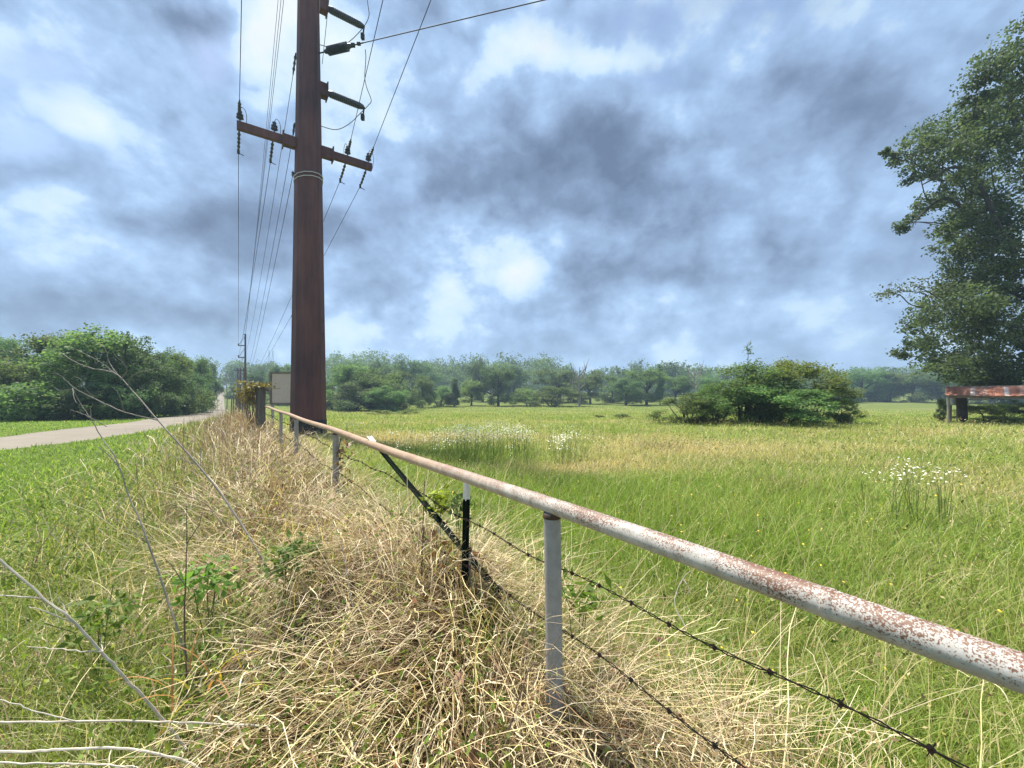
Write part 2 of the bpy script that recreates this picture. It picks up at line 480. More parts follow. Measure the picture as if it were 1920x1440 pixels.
gx = axis(-760, 760, .12, 1.035); gy = axis(-90, 560, .12, 1.03)
X, Y = np.meshgrid(gx, gy, indexing='ij'); Xf, Yf = X.ravel(), Y.ravel()
Zf = ground(Xf, Yf)
zr, zs, zl = zone(Xf, Yf)
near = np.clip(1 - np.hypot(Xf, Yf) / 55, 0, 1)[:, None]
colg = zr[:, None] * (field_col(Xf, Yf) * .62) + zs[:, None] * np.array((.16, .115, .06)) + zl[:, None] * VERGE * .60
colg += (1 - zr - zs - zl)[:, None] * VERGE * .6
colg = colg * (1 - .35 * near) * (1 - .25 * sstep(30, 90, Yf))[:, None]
nx, ny = len(gx), len(gy)
idx = np.arange(nx * ny).reshape(nx, ny)
fq = np.stack([idx[:-1, :-1].ravel(), idx[1:, :-1].ravel(), idx[1:, 1:].ravel(), idx[:-1, 1:].ravel()], 1)
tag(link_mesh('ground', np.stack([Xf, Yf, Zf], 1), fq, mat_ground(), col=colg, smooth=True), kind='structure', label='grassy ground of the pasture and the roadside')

tn = np.gradient(RL, axis=0); tn /= np.linalg.norm(tn, axis=1)[:, None]; nr = np.stack([tn[:, 1], -tn[:, 0]], 1)
rv, rf = [], []
cols = np.linspace(-1.75, 1.75, 8)
for i in range(len(RL)):
    for j, c in enumerate(cols):
        w = c + (.22 * (fbm(np.array([i * .9 + j]), np.array([3.0 + j]), 3)[0] - .5) if j in (0, 7) else 0)
        q = RL[i] + nr[i] * w
        rv.append((q[0], q[1], gz(*q) + .05 * (1 - (c / 1.75) ** 2) + (.012 if j not in (0, 7) else .0) + .003 * max(0, RL[i][1] / 20)))
for i in range(len(RL) - 1):
    for j in range(7): rf.append((i * 8 + j, i * 8 + j + 1, (i + 1) * 8 + j + 1, (i + 1) * 8 + j))
tag(link_mesh('road', rv, rf, mat_road(), smooth=True), kind='structure', label='pale narrow country road running uphill beside the trees')


# ------------------------------------------------------------------ blades (grass, straw)
def blades(base, length, width, az, th0, curl, col, seg=3, taper=.15, wob=0.0):
    """each blade an arc of `seg` pieces: starts at angle th0 from upright and bends by curl"""
    n = len(base); pos = base.copy().astype(np.float64)
    hx, hy = np.cos(az), np.sin(az)
    face = az + np.pi / 2 + rng.normal(0, .5, n)
    sx, sy = np.cos(face), np.sin(face)
    V = np.zeros((n, 2 * (seg + 1), 3), np.float32); Cc = np.zeros((n, 2 * (seg + 1), 3), np.float32)
    for k in range(seg + 1):
        t = k / seg; w = width * .5 * (1 - (1 - taper) * t ** 1.6)
        V[:, 2 * k, 0] = pos[:, 0] - sx * w; V[:, 2 * k, 1] = pos[:, 1] - sy * w; V[:, 2 * k, 2] = pos[:, 2]
        V[:, 2 * k + 1, 0] = pos[:, 0] + sx * w; V[:, 2 * k + 1, 1] = pos[:, 1] + sy * w; V[:, 2 * k + 1, 2] = pos[:, 2]
        Cc[:, 2 * k] = col; Cc[:, 2 * k + 1] = col
        if k < seg:
            th = th0 + curl * (k + .5) / seg + (rng.normal(0, wob, n) if wob else 0); st = length / seg
            a2 = rng.normal(0, wob, n) if wob else 0
            pos[:, 0] += st * np.sin(th) * np.cos(az + a2); pos[:, 1] += st * np.sin(th) * np.sin(az + a2); pos[:, 2] += st * np.cos(th)
    o = (np.arange(n) * 2 * (seg + 1))[:, None]
    fs = [np.stack([o[:, 0] + 2 * k, o[:, 0] + 2 * k + 1, o[:, 0] + 2 * k + 3, o[:, 0] + 2 * k + 2], 1) for k in range(seg)]
    return V.reshape(-1, 3), np.concatenate(fs), Cc.reshape(-1, 3)


def join(parts):
    vs, fs, cs, o = [], [], [], 0
    for v_, f_, c_ in parts: vs.append(v_); fs.append(f_ + o); cs.append(c_); o += len(v_)
    return np.concatenate(vs), np.concatenate(fs), np.concatenate(cs)


def sample_polar(n, r0, r1, a0, a1, e=-.7):
    q = rng.random(n); k = e + 1
    r = (r0 ** k + q * (r1 ** k - r0 ** k)) ** (1 / k)
    a = np.radians(rng.uniform(a0, a1, n))
    return r * np.sin(a), r * np.cos(a), r


def ell_clear(x, y):  # nothing right under the lens
    return np.hypot(x, y) > .62


# pasture grass
n = 480000
x, y, r = sample_polar(n, .75, 95, -40, 66)
zr, zs, zl = zone(x, y)
keep = (rng.random(n) < zr) & ell_clear(x, y) & (np.hypot(x + 7.45, y - 14.8) > .7)
x, y, r = x[keep], y[keep], r[keep]; n = len(x)
tint = field_tint(x, y)
col = field_col(x, y) * rng.uniform(.65, 1.35, (n, 1)) * (1 + rng.normal(0, .06, (n, 3)))
dead = rng.random(n) < .02 + .25 * tint ** 1.5
col[dead] = STRAW * rng.uniform(.6, 1.05, (dead.sum(), 1))
Hh = (.11 + .16 * fbm(x * .7, y * .7, 3)) * rng.uniform(.6, 1.35, n) * (1 + .25 * (tint < .3))
wd = .0038 * np.maximum(1, r / 3.2) ** .80 * rng.uniform(.7, 1.5, n)
pg = [blades(np.stack([x, y, ground(x, y) - .02], 1), Hh, wd, rng.uniform(0, 6.283, n), np.abs(rng.normal(.25, .3, n)), rng.uniform(.2, 1.8, n), col, 3)]
# taller seed stalks nodding over, mostly towards the right as the wind left them
n2 = 3600
x, y, r = sample_polar(n2, .9, 12, -35, 66, -.85)
zr, zs, zl = zone(x, y); keep = (rng.random(n2) < zr) & ell_clear(x, y); x, y, r = x[keep], y[keep], r[keep]; n2 = len(x)
colS = np.where(rng.random((n2, 1)) < .55, np.array((.36, .36, .12)), np.array((.50, .43, .22))) * rng.uniform(.7, 1.15, (n2, 1))
pg.append(blades(np.stack([x, y, ground(x, y)], 1), rng.uniform(.3, .6, n2), .0030 * np.maximum(1, r / 3.5) ** .6 * rng.uniform(.8, 1.3, n2), rng.uniform(-.9, 1.6, n2), rng.uniform(.05, .4, n2), rng.uniform(.5, 2.0, n2), colS, 5, .5))
v_, f_, c_ = join(pg)
tag(link_mesh('pasture_grass', v_, f_, M_grass, col=c_), 'long green and yellowing pasture grass right of the pipe fence', 'grass', kind='stuff')

# broad leaved weeds and tan seed heads mixed through the pasture
n = 52000
x, y, r = sample_polar(n, .9, 45, -38, 64, -.7)
zr, zs, zl = zone(x, y); wv = fbm(x * .8 + 30, y * 1.1 + 8, 3)
sd_ = rng.random(n) < .5
keep = (rng.random(n) < zr * np.where(sd_, .35 + .65 * field_tint(x, y), sstep(.40, .62, wv))) & ell_clear(x, y); x, y, r, sd_ = x[keep], y[keep], r[keep], sd_[keep]; n = len(x)
hp = np.where(sd_, rng.uniform(.20, .40, n), rng.uniform(.05, .22, n)); nrm_ = rng.uniform(.6, 1.4, (n, 1))
V0 = np.stack([x, y, ground(x, y) + hp], 1); szs = np.where(sd_, rng.uniform(.014, .03, n), rng.uniform(.022, .05, n)) * np.maximum(1, r / 5) ** .6
wcol = np.where(sd_[:, None], np.where(rng.random((n, 1)) < .6, np.array((.46, .38, .19)), np.array((.30, .20, .11))), np.where(rng.random((n, 1)) < .6, np.array((.14, .215, .05)), np.array((.24, .32, .09)))) * nrm_
PASTURE_WEEDS = (V0, szs, wcol)

# mown verge on the road side
n = 190000
x, y, r = sample_polar(n, .75, 60, -68, -8)
zr, zs, zl = zone(x, y)
keep = (rng.random(n) < zl) & ell_clear(x, y); x, y, r = x[keep], y[keep], r[keep]
rd = road_dist(x, y); keep = rd > 1.65 + .15 * rng.random(len(x)); x, y, r = x[keep], y[keep], r[keep]; n = len(x)
s_, p_ = fence_sp(x, y)
rough_ = sstep(-4.2, -1.2, p_)[:, None]
col = (VERGE * (1 - rough_) + np.array((.19, .235, .05)) * rough_) * (.75 + .6 * fbm(x * .6, y * .6, 3)[:, None]) * rng.uniform(.65, 1.35, (n, 1))
dead = rng.random(n) < .03 + .22 * rough_[:, 0]
col[dead] = STRAW * rng.uniform(.5, 1.0, (dead.sum(), 1))
Hh = (.09 + .16 * rough_[:, 0]) * rng.uniform(.6, 1.4, n) * (.7 + .6 * fbm(x * 1.2, y * 1.2, 2))
wd = .0045 * np.maximum(1, r / 3.0) ** .82 * rng.uniform(.7, 1.5, n)
v_, f_, c_ = blades(np.stack([x, y, ground(x, y) - .015], 1), Hh, wd, rng.uniform(0, 6.283, n), np.abs(rng.normal(.3, .3, n)), rng.uniform(.2, 1.5, n), col, 3)
tag(link_mesh('verge_grass', v_, f_, M_grass, col=c_), 'short bright green grass between the straw bank and the road', 'grass', kind='stuff')

# straw bank along the fence: a dense low mat and long stalks arching over it
parts = []
for (n, L0, L1, w0, t0, t1, c0, c1, seg) in ((80000, .08, .24, .0030, .7, 1.7, -.9, .9, 3), (70000, .18, .42, .0046, .5, 1.5, -.2, .9, 3), (60000, .35, .8, .0027, .15, 1.2, .6, 2.1, 6), (9000, .5, .95, .0036, .3, 1.2, .3, 1.4, 6)):
    x, y, r = sample_polar(n, .66, 26, -62, 60, -.75)
    zr, zs, zl = zone(x, y); s_, p_ = fence_sp(x, y)
    pr = np.clip(zs + (.30 if L0 < .3 else .10) * np.exp(-((p_ + 2.0) / .6) ** 2) + .25 * np.exp(-((p_ - .55) / .35) ** 2), 0, 1)
    clump = sstep(.30, .62, fbm(x * 2.2 + 11, y * 2.2, 3))
    pr = pr * ((.25 + .95 * clump) if L0 > .3 else (.45 + .6 * clump))
    keep = (rng.random(n) < pr) & ell_clear(x, y); x, y, r, s_, p_, clump = x[keep], y[keep], r[keep], s_[keep], p_[keep], clump[keep]; n = len(x)
    col = STRAW * rng.uniform(.42, 1.15, (n, 1)) * np.stack([np.ones(n), rng.uniform(.9, 1.02, n), rng.uniform(.7, 1.1, n)], 1)
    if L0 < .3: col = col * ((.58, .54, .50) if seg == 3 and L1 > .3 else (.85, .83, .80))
    brown = rng.random(n) < (.24 if L0 > .3 else .34); col[brown] = np.array((.27, .165, .095)) * rng.uniform(.6, 1.2, (brown.sum(), 1))
    gr = rng.random(n) < ((.10 if L0 > .3 else .25) + .35 * sstep(-.6, -1.5, p_)) * (1.2 - clump); col[gr] = np.array((.16, .19, .05)) * rng.uniform(.6, 1.3, (gr.sum(), 1))
    lean = fbm(x * 1.6 + 70, y * 1.6 + 20, 2) * 12.6 + rng.normal(0, .7, n)      # tufts that fall the same way
    ln = rng.uniform(L0, L1, n)
    nearcam = np.clip((np.hypot(x, y) - .6) / .8, .25, 1); ln = ln * nearcam
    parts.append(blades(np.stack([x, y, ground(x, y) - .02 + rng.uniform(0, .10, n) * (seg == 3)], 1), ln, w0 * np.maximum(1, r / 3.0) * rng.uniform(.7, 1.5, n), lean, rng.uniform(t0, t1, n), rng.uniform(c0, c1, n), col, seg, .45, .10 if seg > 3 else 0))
# nodding seed heads, zigzag like rye
n = 5200; x, y, r = sample_polar(n, .75, 9, -50, 60, -.7); zr, zs, zl = zone(x, y); s_, p_ = fence_sp(x, y)
keep = (rng.random(n) < zs + .45 * np.exp(-((p_ - .7) / .5) ** 2)) & ell_clear(x, y); x, y, r = x[keep], y[keep], r[keep]; n = len(x)
V_, F_, C_ = blades(np.stack([x, y, ground(x, y) + rng.uniform(.10, .30, n)], 1), rng.uniform(.09, .20, n), rng.uniform(.0032, .0055, n), rng.uniform(0, 6.28, n), rng.uniform(.5, 1.6, n), rng.uniform(.2, 1.2, n), STRAW * rng.uniform(.75, 1.2, (n, 1)), 8, .5, .30)
parts.append((V_, F_, C_))
v_, f_, c_ = join(parts)
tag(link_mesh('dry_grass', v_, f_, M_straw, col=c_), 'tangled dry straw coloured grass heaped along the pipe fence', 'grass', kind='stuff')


# leaf cards: one little folded leaf each
def leaves(P, size, up=.4, asp=.55):
    n = len(P)
    nrm = rng.normal(0, 1, (n, 3)); nrm[:, 2] += up * 2; nrm /= np.linalg.norm(nrm, axis=1)[:, None]
    t = np.cross(nrm, rng.normal(0, 1, (n, 3))); t /= np.linalg.norm(t, axis=1)[:, None]; b = np.cross(nrm, t)
    size = np.broadcast_to(np.asarray(size, float), (n,))[:, None]
    V = np.stack([P - t * size * .5, P + b * size * asp * .5 - nrm * size * .08, P + t * size * .5, P - b * size * asp * .5 - nrm * size * .08], 1)
    f = np.arange(n * 4).reshape(n, 4)
    return V.reshape(-1, 3), f


def leafcol(n, lo=.6, hi=1.4):
    c = rng.uniform(lo, hi, (n, 1)) * (1 + rng.normal(0, .07, (n, 3))); return np.repeat(c, 4, 0)


v_, f_ = leaves(PASTURE_WEEDS[0], PASTURE_WEEDS[1], .2, .45)
tag(link_mesh('pasture_weeds', v_, f_, M_leaf_weed, col=np.repeat(PASTURE_WEEDS[2], 4, 0)), 'weeds and tan seed heads mixed through the pasture grass', 'weeds', kind='stuff')

# low leafy weeds among the rough grass on the road side of the bank
n = 90000
x, y, r = sample_polar(n, .8, 13, -64, 20, -.6)
s_, p_ = fence_sp(x, y); cl = fbm(x * 1.5 + 5, y * 1.5 + 60, 3)
keep = (rng.random(n) < np.exp(-((p_ + 2.0) / 1.1) ** 2) * sstep(.38, .58, cl) * (1 - .75 * sstep(5, 10, r)) + .35 * sstep(2.5, 4, s_) * np.exp(-((p_ + .9) / .45) ** 2) * sstep(.45, .6, cl) + .15 * np.exp(-((p_ + .5) / .8) ** 2) * sstep(.5, .65, cl)) & ell_clear(x, y)
x, y, r = x[keep], y[keep], r[keep]; n = len(x)
P = np.stack([x, y, ground(x, y) + rng.uniform(.03, .30, n)], 1)
v_, f_ = leaves(P, rng.uniform(.016, .042, n) * np.maximum(1, r / 4) ** .55, .5, .42)
base = np.where(rng.random((n, 1)) < .7, np.array((.14, .21, .035)), np.array((.26, .30, .07)))
tag(link_mesh('leafy_weeds', v_, f_, M_leaf_weed, col=np.repeat(base * rng.uniform(.6, 1.4, (n, 1)), 4, 0)), 'small leafy green weeds mixed into the rough grass', 'weeds', kind='stuff')

# fallen brown leaves in the straw
n = 1500
x, y, r = sample_polar(n, .8, 6, -40, 55, -.4); s_, p_ = fence_sp(x, y)
keep = (rng.random(n) < np.exp(-((p_ - .0) / .55) ** 2)) & ell_clear(x, y); x, y = x[keep], y[keep]; n = len(x)
v_, f_ = leaves(np.stack([x, y, ground(x, y) + rng.uniform(.02, .25, n)], 1), rng.uniform(.03, .07, n), .2, .7)
tag(link_mesh('dead_leaves', v_, f_, M_straw, col=np.repeat(np.array((.23, .115, .055)) * rng.uniform(.5, 1.3, (n, 1)), 4, 0)), 'curled brown dead leaves caught in the straw by the fence', 'leaves', kind='stuff')


# ------------------------------------------------------------------ fence: rail, posts, barbed wire
RZ = H - .41


def fp(s, p=0.0, z=0.0): q = F0 + FD * s + FN * p; return np.array((q[0], q[1], z))


def s_at(px):  # distance along the fence at which the photo column px is met
    k = (px - CX) / F
    return (k * F0[1] - F0[0]) / (FD[0] - k * FD[1])


fence = thing('pipe_fence', fp(0, 0, 0), 'rusty white painted pipe rail fence with barbed wire below, crossing the right foreground', 'fence')
s_end = s_at(495)
m = MB(); ss = np.linspace(-3.2, s_end, 60)
m.tube([fp(s, 0, RZ + .006 * math.sin(s * 1.7)) for s in ss], .0285, 20); m.build('top_rail', M_rail, fence, True)
for s in (s_at(1004), s_at(836), s_at(775), s_at(695), s_at(600), s_at(1555)):   # weld beads where lengths of pipe meet
    m = MB(); m.tube([fp(s - .010, 0, RZ + .006 * math.sin(s * 1.7)), fp(s - .005, 0, RZ + .006 * math.sin(s * 1.7)), fp(s + .005, 0, RZ + .006 * math.sin(s * 1.7)), fp(s + .010, 0, RZ + .006 * math.sin(s * 1.7))], [.0287, .0302, .0302, .0287], 20, False)
    m.build('weld_bead', M_rail, fence, True)
POSTS = [s_at(1036), s_at(630), s_at(556), s_at(527)]
for i, s in enumerate(POSTS + [-2.4]):
    b = fp(s, -.002, 0); g = gz(b[0], b[1]); tilt = (.012, -.0) if i == 0 else (0, 0)
    m = MB(); m.tube([(b[0] + tilt[0], b[1], g - .3), (b[0] + tilt[0] * .5, b[1], g + .5), (b[0], b[1], RZ - .02)], .0300 if i == 0 else .031, 18); pst = m.build('post', M_post, fence, True)
    m = MB(); m.tube([(b[0], b[1], RZ - .036), (b[0], b[1], RZ - .032), (b[0], b[1], RZ - .024), (b[0], b[1], RZ - .018)], [.0305, .0340, .0340, .0305], 18, False); m.build('weld_bead', M_barb, pst, True)


def barbed(z0, p, s0, s1, sag, nm='barbed_wire'):
    m = MB(); ss = np.arange(s0, s1, .035); ph = 0
    def zz(s): return z0 + sag * math.sin(s * 2.1 + z0 * 9) + .008 * math.sin(s * 9)
    for q in (0, math.pi):
        m.tube([fp(s, p + .0035 * math.cos(s * 60 + q), zz(s) + .0035 * math.sin(s * 60 + q)) for s in ss], .0015, 5)
    for s in np.arange(s0 + .05, s1, .125):
        c = fp(s, p, zz(s)); a = random.random() * 3
        m.tube([c + np.array(d) for d in [(-.003, 0, -.006), (.004, 0, 0), (-.003, 0, .006)]], .0042, 6)
        for k in range(2):
            d = np.array((math.cos(a + k), math.sin(a + k * 1.7), math.cos(a * 2 + k * 2))); d /= np.linalg.norm(d)
            m.tube([c - d * .014, c + d * .014], [.0008, .0016], 4)
    m.build(nm, M_barb, fence)


barbed(.872, .034, -1.2, s_end, .012)
barbed(.63, .034, -1.2, s_end, .018)
barbed(.41, .034, -1.2, s_end, .02)

# steel T posts
def tpost(top, foot, white_len, label):
    top = np.array(top); foot = np.array(foot); d = top - foot; ln = np.linalg.norm(d); d /= ln
    t = thing('t_post', tuple(foot), label, 'fence post', 'green steel stakes')
    x = np.cross(d, (0, 1, 0)); x /= np.linalg.norm(x); y_ = np.cross(d, x)
    wstart = ln - white_len
    for nm, a, b, mt in (('stake', -.25, wstart, M_tpost_g), ('painted_tip', wstart + .0, ln, M_tpost_w)):
        m = MB(); A = foot + d * a; B = foot + d * b
        m.box((A + B) / 2, (.036, .005, np.linalg.norm(B - A)), x, y_, d); m.box((A + B) / 2 + y_ * .0175, (.005, .030, np.linalg.norm(B - A)), x, y_, d)
        for k in np.arange(max(.05, a + .02), b - .02, .055): m.box(foot + d * k - y_ * .0045, (.014, .005, .012), x, y_, d)
        m.build(nm, mt, t)


tpost(at(875, 902, 2.12), at(872.5, 1045, 2.12), .095, 'upright dark green steel stake with white tip under the pipe rail')
tpost(at(694, 820, 3.30), at(890, 1056, 2.18), .11, 'leaning dark green steel stake with white tip poking above the pipe rail')

# small valve-like steel stub beside the stake
t = thing('steel_stub', at(879, 1052, 2.16), 'short pale metal stub with rusty collar at the foot of upright stake', 'pipe stub')
m = MB(); c = at(879, 1052, 2.16); m.tube([c + (0, 0, -.2), c + (0, 0, .045)], .012, 10); m.build('stub', M_post, t)
m = MB(); m.tube([c + (0, 0, .045), c + (0, 0, .052), c + (0, 0, .07), c + (0, 0, .077)], [.013, .017, .017, .013], 10); m.build('collar', M_barb, t)

# old timber corner post, vine over it
wp = np.array((xz(489, 11.6), 11.6)); g = gz(*wp)
t = thing('wooden_post', (wp[0], wp[1], g), 'thick grey weathered timber post at the far end of the pipe rail', 'fence post')
m = MB(); zt = H + (HY - 726) / F * 11.6; pts = []
for k in range(9):
    zz = g - .3 + (zt - g + .3) * k / 8; pts.append((wp[0] + .01 * math.sin(k), wp[1], zz))
m.tube(pts, [.135, .135, .13, .132, .128, .13, .126, .127, .12], 9); m.build('timber', M_oldpost, t)
n = 900
P = np.clip(rng.normal(0, 1, (n, 3)), -2, 2) * (.15, .2, .19) + (wp[0] - .36, wp[1] + .02, zt - .20); P[:n // 3] = rng.normal(0, 1, (n // 3, 3)) * (.14, .14, .035) + (wp[0] - .05, wp[1], zt + .05)
v_, f_ = leaves(P, rng.uniform(.05, .10, n), .3, .7)
vt = thing('dry_vine', (wp[0] - .2, wp[1], g), 'yellowish brown vine draped over the top of the thick timber post', 'vine')
link_mesh('foliage', v_, f_, M_leaf_weed, vt, col=np.repeat(np.array((.20, .165, .06)) * rng.uniform(.5, 1.4, (n, 1)), 4, 0))
m = MB()
for k in range(7):
    a = wp[0] - .1 + random.uniform(-.2, .1); m.tube([(a, wp[1] - .1, g + .2), (a - .1 * random.random(), wp[1] - .15, zt - .5), (wp[0] + random.uniform(-.25, .0), wp[1] - .1, zt - .05), (wp[0] + random.uniform(.1, .6), wp[1] - .05, zt - .12 * random.random())], .008, 5)
m.build('stem', M_stem_brown, vt)

# vine on the second pipe post
b = fp(POSTS[1], 0, 0)
vt = thing('dead_vine', (b[0], b[1], gz(b[0], b[1])), 'brown dead vine with curled leaves climbing the second pipe post', 'vine')
n = 46; P = np.stack([b[0] + rng.normal(.10, .045, n), b[1] + rng.normal(-.02, .05, n), rng.uniform(.5, 1.0, n)], 1)
v_, f_ = leaves(P, rng.uniform(.04, .08, n), .1, .7); link_mesh('foliage', v_, f_, M_straw, vt, col=np.repeat(np.array((.30, .19, .10)) * rng.uniform(.5, 1.4, (n, 1)), 4, 0))
m = MB(); m.tube([(b[0] + .03 + .04 * math.sin(k), b[1] - .03 + .03 * math.cos(k * 1.3), .3 + k * .09) for k in range(9)], .005, 5); m.build('stem', M_stem_brown, vt)

# a line of old wire fence carrying on past the timber post
t = thing('wire_fence', (wp[0] - 1, wp[1] + 1, g), 'low old wire fence carrying on beyond the timber post', 'fence')
dirn = np.array((-.60, .80)); m = MB()
for k in range(1, 8):
    q = wp + dirn * k * 2.6; gg = gz(*q); mm = MB(); mm.tube([(q[0], q[1], gg - .2), (q[0] + .02, q[1], gg + 1.15)], .035, 7); mm.build('post', M_oldpost, t)
q2 = wp + dirn * 7.2 * 2.6
for hh in (.45, .75, 1.08):
    mm = MB(); mm.tube([(*(wp + dirn * k * .65), gz(*(wp + dirn * k * .65)) + hh) for k in range(29)], .006, 4); mm.build('wire', M_barb, t)

# ------------------------------------------------------------------ the big steel pole
PX, PY = xz(578.5, 14.8), 14.8
LD = np.array((-.578, .816)); LP = np.array((.816, .578))     # line direction and crossarm direction


def lp(t_, z, a=0.0): return np.array((PX + LP[0] * t_ + LD[0] * a, PY + LP[1] * t_ + LD[1] * a, z))


def pole_r(z): return max(.18, .615 - (z - .4) * .0162)


g = gz(PX, PY)
big = thing('utility_pole', (PX, PY, g), 'huge rust brown tapered steel pole with crossarm standing just behind the pipe fence', 'utility pole')


def shaft(z0, z1, grow, name, mat):
    m = MB(); zz = np.linspace(z0, z1, 24); n = 12; base = []
    for z in zz:
        for k in range(n):
            a = 2 * math.pi * (k + .37) / n; m.v.append((PX + (pole_r(z) + grow) * math.cos(a), PY + (pole_r(z) + grow) * math.sin(a), z))
    for i in range(len(zz) - 1):
        for k in range(n): m.f.append((i * n + k, i * n + (k + 1) % n, (i + 1) * n + (k + 1) % n, (i + 1) * n + k))
    m.f.append(tuple(range(n))[::-1]); m.f.append(tuple((len(zz) - 1) * n + k for k in range(n)))
    return m.build(name, mat, big)


shaft(.50, 25.0, 0, 'shaft', M_corten)
shaft(g - .5, .50, .012, 'base_coating', M_foot)
for zz, sd in ((H + (HY - 588) / F * 14.3, -1), (H + (HY - 598) / F * 14.3, 1), (9.2, -1), (3.6, 1)):
    m = MB(); c = np.array((PX + sd * pole_r(zz) * .99, PY - .05, zz)); m.tube([c, c + (sd * .05, 0, 0)], .028, 8); m.build('step_lug', M_corten, big)
# crossarm in two halves, with bracket plates
ZA = 10.42; ARMS = {}
for sg, tend in ((-1, -2.17), (1, 2.27)):
    m = MB(); m.bar(lp(sg * .40, ZA), lp(tend, ZA), .17, .26); arm = m.build('crossarm', M_corten, big); ARMS[sg] = arm
    m = MB(); m.bar(lp(sg * .36, ZA), lp(sg * .80, ZA), .25, .36); m.build('bracket', M_corten, big); 
    m = MB(); m.bar(lp(sg * .80, ZA), lp(sg * .84, ZA), .34, .52); m.build('bracket_flange', M_corten, LAST[0])


def pin_insulator(t_, a=0.0, flick=1):
    m = MB(); c = lp(t_, ZA + .13, a)
    m.tube([c, c + (0, 0, .10)], .022, 8); q = c + (0, 0, .10)
    prof = [(.0, .05), (.03, .11), (.06, .11), (.08, .06), (.11, .06), (.13, .10), (.16, .10), (.18, .055), (.22, .05), (.25, .07), (.28, .06), (.30, .02)]
    m.tube([q + (0, 0, h) for h, _ in prof], [r_ for _, r_ in prof], 12); m.build('pin_insulator', M_insul, ARMS[1 if t_ > 0 else -1])
    m = MB(); pts = [q + (0, 0, .29), q + (.10 * flick, 0, .40), q + (.22 * flick, .05, .30), q + (.25 * flick, .08, .05), q + (.18 * flick, .1, -.25)]
    m.tube(resample(np.array(pts), 5), .009, 5); m.build('jumper', M_wire, ARMS[1 if t_ > 0 else -1])


def strain(a, b, r=.06, n=8, nm='strain_insulator', rod=.02, par=None):
    """stack of sheds along a line from a to b"""
    a = np.array(a); b = np.array(b); m = MB(); d = b - a; pts = [a]; rad = [rod]
    for k in range(n):
        for f_, q in ((.10, rod * 1.6), (.22, r), (.50, r), (.66, rod * 1.6)):
            pts.append(a + d * (.12 + .76 * (k + f_) / n)); rad.append(q)
    pts.append(b); rad.append(rod); m.tube(pts, rad, 12); return m.build(nm, M_insul, par or big)


for t_, fl in ((-2.08, 1), (-1.08, 1), (1.36, -1), (2.14, 1)): pin_insulator(t_, 0, fl * .7)


# where the overhead wires run: (name of route, start at pole, far end at second pole, near end overhead)
def clamp(c, par):
    m = MB(); c = np.array(c); m.box(c, (.06, .06, .16)); m.bar(c - (0, 0, .05), c + (.16, .05, -.12), .02, .02); m.build('clamp', M_wire, par)


# second pole down the line and the group beyond it
P2Y = 55.0; P2 = np.array((xz(460, P2Y), P2Y)); z2t = H + (HY - 626) / F * P2Y; g2 = gz(*P2)


def small_pole(px, Yd, topy, rad, label, arms, group='wooden poles further down the line'):
    q = np.array((xz(px, Yd), Yd)); gg = gz(*q); zt = H + (HY - topy) / F * Yd
    t = thing('utility_pole', (q[0], q[1], gg), label, 'utility pole', group)
    m = MB(); m.tube([(q[0], q[1], gg - .4), (q[0], q[1], (gg + zt) / 2), (q[0], q[1], zt)], [rad * 1.25, rad, rad * .75], 10); m.build('shaft', M_corten, t)
    for (ya, x0, x1, w, braced) in arms:
        z = H + (HY - ya) / F * Yd; a = np.array((xz(x0, Yd), Yd, z)); b = np.array((xz(x1, Yd), Yd, z))
        m = MB(); m.bar(a, b, w, w); ca = m.build('crossarm', M_corten, t)
        for e in (a, b):
            if abs(e[0] - q[0]) > .3:
                m = MB(); m.tube([e, e + (0, 0, .12), e + (0, 0, .3)], [.05, .08, .05], 7); m.build('insulator', M_insul, ca)
        if braced:
            e = a if abs(a[0] - q[0]) > abs(b[0] - q[0]) else b
            m = MB(); m.bar(e, (q[0], q[1], z + .062 * Yd * .4), w * .45, w * .45); m.build('brace', M_galv, ca)
    return t


small_pole(460, P2Y, 626, .135, 'second pole down the line, tall with two short arms to its left', [(648, 447, 460, .11, True), (670, 447, 460, .11, True), (717, 446, 470, .13, False), (627, 457, 461, .1, False)])
small_pole(446, 78, 690, .15, 'left of the three distant poles beside the road', [(695, 439, 453, .12, False)])
small_pole(450.5, 70, 689, .12, 'middle of the three distant poles beside the road', [(694, 444, 458, .1, False)])
small_pole(457, 95, 690, .13, 'right of the three distant poles, partly behind tall second pole', [(701, 452, 462, .12, False)])


def catenary(a, b, sag, n=28):
    a = np.array(a, float); b = np.array(b, float)
    return [a + (b - a) * t + np.array((0, 0, -4 * sag * t * (1 - t))) for t in np.linspace(0, 1, n)]


def wire(pts, label, r=.010):
    pts = np.array(pts); m = MB(); m.tube(pts, r, 5); o = m.build('overhead_wire', M_wire, None, org=tuple(pts[0])); tag(o, label, 'wire', 'overhead wires')


def far(px, py): return at(px, py, P2Y)


def ext(a, b, k): a = np.array(a); b = np.array(b); return a + (b - a) * k


# crossarm wires, road direction
arm_far = [(-2.10, 447, 648, 'thin wire from left tip of crossarm down the line to distant poles'), (-1.12, 447, 670, 'thin wire from inner left of crossarm down the line'),
           (1.30, 470, 715, 'thin wire from inner right of crossarm passing behind the big pole'), (2.08, 470, 716, 'thin wire from right tip of crossarm passing behind the big pole')]
for t_, px, py, lab in arm_far:
    a = lp(t_, ZA - .10, .08); b = lp(t_, ZA - .40, .95)
    ins = strain(a, b, .05, 4, 'strain_insulator'); clamp(b, ins)
    wire(catenary(b, far(px, py), .55), lab)
